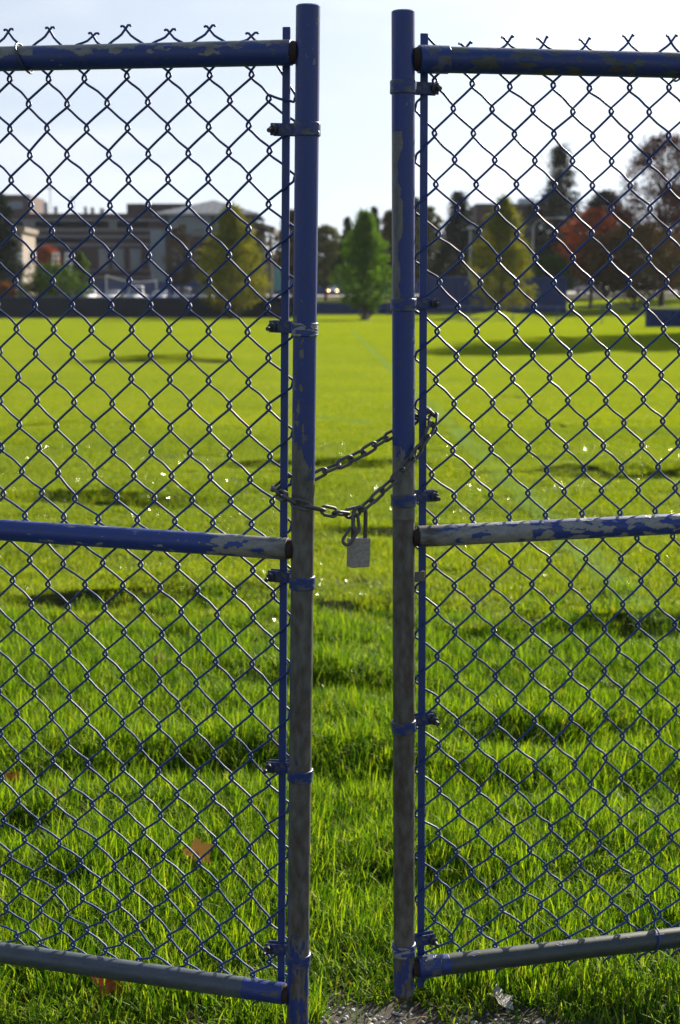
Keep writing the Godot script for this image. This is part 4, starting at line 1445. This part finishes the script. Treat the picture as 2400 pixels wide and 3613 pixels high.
# ---------------------------------------------------------------- fences, lamps, court gear, cars
func screen_fence(label: String, p0: Vector2, p1: Vector2, height: float, n: int, screen: Material, post: Material, full: bool, group: String) -> void:
	var o := thing("fence", label, "fence", Vector3(p0.x, ground(p0.x, p0.y), p0.y), group)
	for k in n + 1:
		var q := p0.lerp(p1, float(k) / n)
		var g := Geo.new()
		var b := Vector3(q.x, ground(q.x, q.y), q.y) - o.position
		g.bar(b + Vector3(0, -0.2, 0), b + Vector3(0, height + 0.06, 0), 0.035, 10)
		part("post", g, post, o)
		if k == n:
			break
		var q2 := p0.lerp(p1, float(k + 1) / n)
		var b2 := Vector3(q2.x, ground(q2.x, q2.y), q2.y) - o.position
		var rl := Geo.new()
		rl.bar(b + Vector3(0, height, 0), b2 + Vector3(0, height, 0), 0.026, 8)
		part("rail", rl, post, o)
		if full:
			var s := Geo.new()
			var cols := 8
			for i in cols:   # cloth sagging a little between its ties
				for j in 2:
					var t0 := float(i) / cols
					var t1 := float(i + 1) / cols
					var a := b.lerp(b2, t0)
					var c := b.lerp(b2, t1)
					var bulge := Vector3(0, 0, 0.05)
					var y0 := lerpf(0.03, height - 0.03, j * 0.5)
					var y1 := lerpf(0.03, height - 0.03, j * 0.5 + 0.5)
					var s0 := sin(t0 * PI) * (1.0 + 0.3 * sin(k * 3.0 + i))
					var s1 := sin(t1 * PI) * (1.0 + 0.3 * sin(k * 3.0 + i + 1))
					var lo := 1.0 if j == 1 else 0.2
					var hi := 0.2 if j == 1 else 1.0
					var off := Vector3(0, 0, 0.04)
					s.quad(a + Vector3.UP * y0 + off + bulge * s0 * lo, c + Vector3.UP * y0 + off + bulge * s1 * lo, c + Vector3.UP * y1 + off + bulge * s1 * hi, a + Vector3.UP * y1 + off + bulge * s0 * hi, Vector3.BACK)
			part("screen_panel", s, screen, o)

func lamp_post(label: String, at: Vector3, height: float, arm: float) -> void:
	var m := mat("lamp_grey", lin(0.34, 0.36, 0.37), 0.5, 0.3)
	var o := thing("street_lamp", label, "lamp post", at, "street lamps beyond the field")
	var g := Geo.new()
	g.tube(PackedVector3Array([Vector3(0, -0.2, 0), Vector3(0, height * 0.5, 0), Vector3(0, height - 0.5, 0)]), [0.13, 0.11, 0.085], 10)
	part("pole", g, m, o)
	var a := Geo.new()
	if arm > 0.0:
		a.tube(PackedVector3Array([Vector3(0, height - 0.6, 0), Vector3(0.25, height - 0.1, 0), Vector3(0.9, height + 0.25, 0), Vector3(arm, height + 0.35, 0)]), 0.055, 8)
		part("arm", a, m, o)
	var hd := Geo.new()
	hd.box(Vector3(arm + (0.3 if arm > 0.0 else 0.0), height + (0.32 if arm > 0.0 else -0.35), 0), Vector3(0.75, 0.2, 0.34), Basis(), 0.06)
	part("lamp_head", hd, mat("lamp_head", lin(0.55, 0.56, 0.56), 0.35, 0.2), o)

func make_car(label: String, at: Vector3, turn: float, paint: Material, tall: float, lit: bool) -> void:
	var o := thing("car", label, "car", at, "cars on the far road")
	o.rotation.y = turn
	var glass := mat("car_glass", lin(0.025, 0.03, 0.035), 0.08, 0.0, 0.8)
	var black := mat("tyre", lin(0.018, 0.018, 0.018), 0.8)
	# cross sections along the length: x, half width, sill y, belt y, roof y, half roof width
	var secs := [[-2.25, 0.70, 0.38, 0.72, 0.72, 0.62], [-2.15, 0.84, 0.28, 0.90, 0.92, 0.74], [-1.75, 0.90, 0.24, 0.96, 1.05, 0.70], [-1.35, 0.91, 0.24, 0.97, tall - 0.05, 0.62], [-0.6, 0.91, 0.24, 0.96, tall, 0.63], [0.25, 0.91, 0.24, 0.95, tall - 0.03, 0.62], [1.0, 0.90, 0.24, 0.94, 1.02, 0.72], [1.7, 0.88, 0.25, 0.86, 0.90, 0.78], [2.15, 0.80, 0.30, 0.72, 0.74, 0.70], [2.28, 0.66, 0.40, 0.60, 0.60, 0.58]]
	var g := Geo.new()
	var rows := []
	for s in secs:
		var ring := [Vector3(s[0], s[2], -s[1] * 0.92), Vector3(s[0], (s[2] + s[3]) * 0.5, -s[1]), Vector3(s[0], s[3], -s[1] * 0.97), Vector3(s[0], s[4] - 0.05, -s[5]), Vector3(s[0], s[4], -s[5] * 0.75), Vector3(s[0], s[4], s[5] * 0.75), Vector3(s[0], s[4] - 0.05, s[5]), Vector3(s[0], s[3], s[1] * 0.97), Vector3(s[0], (s[2] + s[3]) * 0.5, s[1]), Vector3(s[0], s[2], s[1] * 0.92)]
		var ids := []
		var mid := Vector3(s[0], (s[2] + s[4]) * 0.5, 0)
		for p in ring:
			ids.append(g.put(p, (p - mid).normalized()))
		rows.append(ids)
	for j in rows.size() - 1:
		for k in 10:
			var k2 := (k + 1) % 10
			g.tri(rows[j][k], rows[j][k2], rows[j + 1][k2])
			g.tri(rows[j][k], rows[j + 1][k2], rows[j + 1][k])
	for e in [0, rows.size() - 1]:
		for k in range(1, 9):
			g.tri(rows[e][0], rows[e][k], rows[e][k + 1])
	part("body", g, paint, o)
	for sz in [-1.0, 1.0]:
		var w := Geo.new()
		w.quad(Vector3(-1.55, 1.0, sz * 0.885), Vector3(0.75, 0.99, sz * 0.885), Vector3(0.22, tall - 0.10, sz * 0.665), Vector3(-1.28, tall - 0.12, sz * 0.665), Vector3(0, 0.3, sz))
		part("side_window", w, glass, o)
		for x in [-1.42, 1.38]:
			var wh := Geo.new()
			wh.bar(Vector3(x, 0.33, sz * 0.72), Vector3(x, 0.33, sz * 0.925), 0.33, 18, Vector3.UP, 0.03)
			var ty := part("wheel", wh, black, o)
			var rm := Geo.new()
			rm.bar(Vector3(x, 0.33, sz * 0.91), Vector3(x, 0.33, sz * 0.935), 0.2, 14, Vector3.UP, 0.02)
			part("rim", rm, mat("rim", lin(0.4, 0.4, 0.42), 0.35, 0.7), ty)
		var hl := Geo.new()
		hl.box(Vector3(2.19, 0.66, sz * 0.58), Vector3(0.12, 0.16, 0.28), Basis(), 0.04)
		var hm := mat("headlight_off", lin(0.6, 0.62, 0.64), 0.15)
		if lit:
			hm = mat("headlight_on", lin(0.9, 0.8, 0.6), 0.2)
			hm.emission_enabled = true
			hm.emission = Color(1.0, 0.80, 0.52)
			hm.emission_energy_multiplier = 7.0
		part("headlight", hl, hm, o)
		if lit:
			var sp := SpotLight3D.new()
			sp.name = "headlight_beam"
			sp.position = Vector3(2.30, 0.66, sz * 0.58)
			sp.rotation = Vector3(-0.05, -PI * 0.5, 0)
			sp.light_color = Color(1.0, 0.82, 0.58)
			sp.light_energy = 8.0
			sp.spot_range = 60.0
			sp.spot_angle = 25.0
			sp.light_size = 0.1
			sp.shadow_enabled = true
			o.add_child(sp, true)
	var ws := Geo.new()
	ws.quad(Vector3(1.02, 1.03, -0.70), Vector3(1.02, 1.03, 0.70), Vector3(0.30, tall - 0.05, 0.58), Vector3(0.30, tall - 0.05, -0.58), Vector3(1, 1, 0))
	part("windscreen", ws, glass, o)
	var rw := Geo.new()
	rw.quad(Vector3(-1.78, 1.07, -0.66), Vector3(-1.78, 1.07, 0.66), Vector3(-1.385, tall - 0.09, 0.56), Vector3(-1.385, tall - 0.09, -0.56), Vector3(-1, 1, 0))
	part("rear_window", rw, glass, o)

func build_far_fences() -> void:
	var blue := rough_mat("blue_screen", lin(0.015, 0.030, 0.125), lin(0.025, 0.047, 0.165), 0.05, 2.0, 0.8)
	var navy := rough_mat("navy_screen", lin(0.008, 0.012, 0.022), lin(0.016, 0.022, 0.036), 0.05, 2.0, 0.85)
	var post := mat("blue_post", lin(0.05, 0.085, 0.20), 0.5)
	screen_fence("low fence hung with near-black cloth along the field's left far edge", Vector2(-27.0, -105.6), Vector2(-3.0, -105.2), 1.55, 8, navy, post, true, "fences round the field")
	screen_fence("low blue-clothed fence behind the young tree in the gap", Vector2(-3.0, -113.0), Vector2(6.4, -113.0), 0.92, 4, blue, post, true, "fences round the field")
	screen_fence("tall blue windscreen fence right of the right gate post", Vector2(6.6, -115.6), Vector2(18.6, -115.6), 2.95, 4, blue, post, true, "fences round the field")
	screen_fence("distant blue windscreen fence seen low through the gap", Vector2(-10.0, -209.0), Vector2(16.0, -209.0), 2.2, 6, blue, post, true, "fences round the field")
	screen_fence("blue court fence in front of the parking garage", Vector2(-28.0, -143.0), Vector2(-12.5, -143.0), 2.1, 5, blue, post, true, "fences round the field")
	screen_fence("open low fence of thin blue posts along right field edge", Vector2(5.0, -81.0), Vector2(20.0, -79.0), 1.02, 6, blue, post, false, "fences round the field")
	screen_fence("short dark blue cloth panel on fence at the far right", Vector2(15.9, -72.0), Vector2(20.5, -71.5), 0.95, 2, blue, post, true, "fences round the field")

func build_far_things() -> void:
	lamp_post("straight pale lamp post left of yellow-green tree", Vector3(12.3, ground(12.3, -134.0), -134.0), 7.6, 0.0)
	lamp_post("pale lamp post with long arm reaching right", Vector3(18.6, ground(18.6, -137.0), -137.0), 7.9, 2.6)
	var white := mat("car_white", lin(0.62, 0.64, 0.68), 0.22, 0.0, 0.6)
	var bluep := mat("car_blue", lin(0.05, 0.075, 0.16), 0.22, 0.0, 0.6)
	make_car("white saloon car parked below the orange-red maple", Vector3(33.1, ground(33.1, -187.5) + 0.06, -187.5), 2.4, white, 1.42, false)
	make_car("white tall car parked at the right edge under dark red tree", Vector3(48.0, ground(48.0, -212.0) + 0.06, -212.0), 2.75, white, 1.72, false)
	make_car("blue car facing the field with both headlights on", Vector3(-1.0, ground(-1.0, -197.0) + 0.06, -197.0), -PI * 0.5, bluep, 1.45, true)
	# white ladder frames at the left
	var wm := mat("white_paint", lin(0.66, 0.66, 0.64), 0.4)
	for s in [[-28.2, "white tubular ladder frame near the left edge"], [-25.0, "white tubular ladder frame right of the small orange tree"]]:
		var x: float = s[0]
		var z := -127.0
		var o := thing("ladder_frame", s[1], "frame", Vector3(x, ground(x, z), z), "white ladder frames by the court")
		for q in 2:
			var lx := -0.55 + q * 1.15
			for side in [-0.26, 0.26]:
				var g := Geo.new()
				g.tube(PackedVector3Array([Vector3(lx + side * 1.6 + 0.1, -0.1, 0.6), Vector3(lx + side * 1.1, 2.6, 0.2), Vector3(lx + side, 4.3, 0), Vector3(lx + side * 0.9, 4.95, -0.1)]), 0.05, 7)
				part("upright", g, wm, o)
			for r in 5:
				var g := Geo.new()
				g.box(Vector3(lx, 3.1 + r * 0.44, 0.0 - r * 0.03), Vector3(0.60, 0.24 if r > 2 else 0.10, 0.2), Basis(), 0.03)
				part("rung", g, wm, o)
	# court nets and benches
	for s in [[-20.8, -141.0, 5.0, 2.5, "sagging white-banded net behind the parked row"]]:
		var o := thing("court_net", s[4], "net", Vector3(s[0], ground(s[0], s[1]), s[1]), "nets on the court")
		var hw: float = s[2] * 0.5
		var hh: float = s[3]
		for sx in [-1.0, 1.0]:
			var g := Geo.new()
			g.bar(Vector3(sx * hw, -0.1, 0), Vector3(sx * hw, hh + (0.3 if sx < 0.0 else -0.2), 0), 0.05, 8)
			part("post", g, wm, o)
		var b := Geo.new()
		var prev := Vector3(-hw, hh + 0.25, 0)
		for k in 10:
			var t := (k + 1) / 10.0
			var nx := Vector3(lerpf(-hw, hw, t), lerpf(hh + 0.25, hh - 0.25, t) - 0.35 * sin(t * PI), 0)
			b.box((prev + nx) * 0.5, Vector3(prev.distance_to(nx), 0.14, 0.03), Basis(Vector3.BACK, atan2(nx.y - prev.y, nx.x - prev.x)))
			prev = nx
		part("band", b, wm, o)
		var c := Geo.new()
		for k in 24:
			var t := k / 23.0
			c.box(Vector3(lerpf(-hw, hw, t), (lerpf(hh + 0.25, hh - 0.25, t) - 0.35 * sin(t * PI)) * 0.5 + 0.2, 0), Vector3(0.02, (lerpf(hh + 0.25, hh - 0.25, t) - 0.35 * sin(t * PI)) - 0.4, 0.01))
		part("netting", c, mat("netting", lin(0.16, 0.18, 0.24), 0.8), o)
	var row := [["white hatchback parked nose-on behind the left fence, leftmost of the row", white, 1.48], ["silver car parked behind the left fence, second of the row", mat("car_silver", lin(0.42, 0.44, 0.46), 0.2, 0.3), 1.44], ["white van-like car in the parked row, the tallest", white, 1.85], ["dark blue car in the parked row behind the left fence", bluep, 1.45], ["silver tall car in the parked row, second from right", mats["car_silver"], 1.7], ["white car parked at the right end of the row", white, 1.46]]
	for k in row.size():
		var x := -24.0 + k * 2.25
		make_car(row[k][0], Vector3(x, ground(x, -135.5), -135.5), -PI * 0.5 + 0.04 * sin(k * 4.0), row[k][1], row[k][2], false)
	# brick piers by the blue fence
	for s in [[12.6, -125.0, 2.0, "short brown brick pier left of yellow-green tree"], [17.8, -130.0, 2.4, "short brown brick pier below the long-armed lamp"]]:
		var o := thing("brick_pier", s[3], "pier", Vector3(s[0], ground(s[0], s[1]), s[1]), "brick piers behind the blue fence")
		var hh: float = s[2] + 1.2
		slab(o, "shaft", mats["brick"], -0.55, 0.55, -0.2, hh, -0.5, 0.5)
		slab(o, "cap", mats["precast"], -0.65, 0.65, hh, hh + 0.15, -0.6, 0.6)
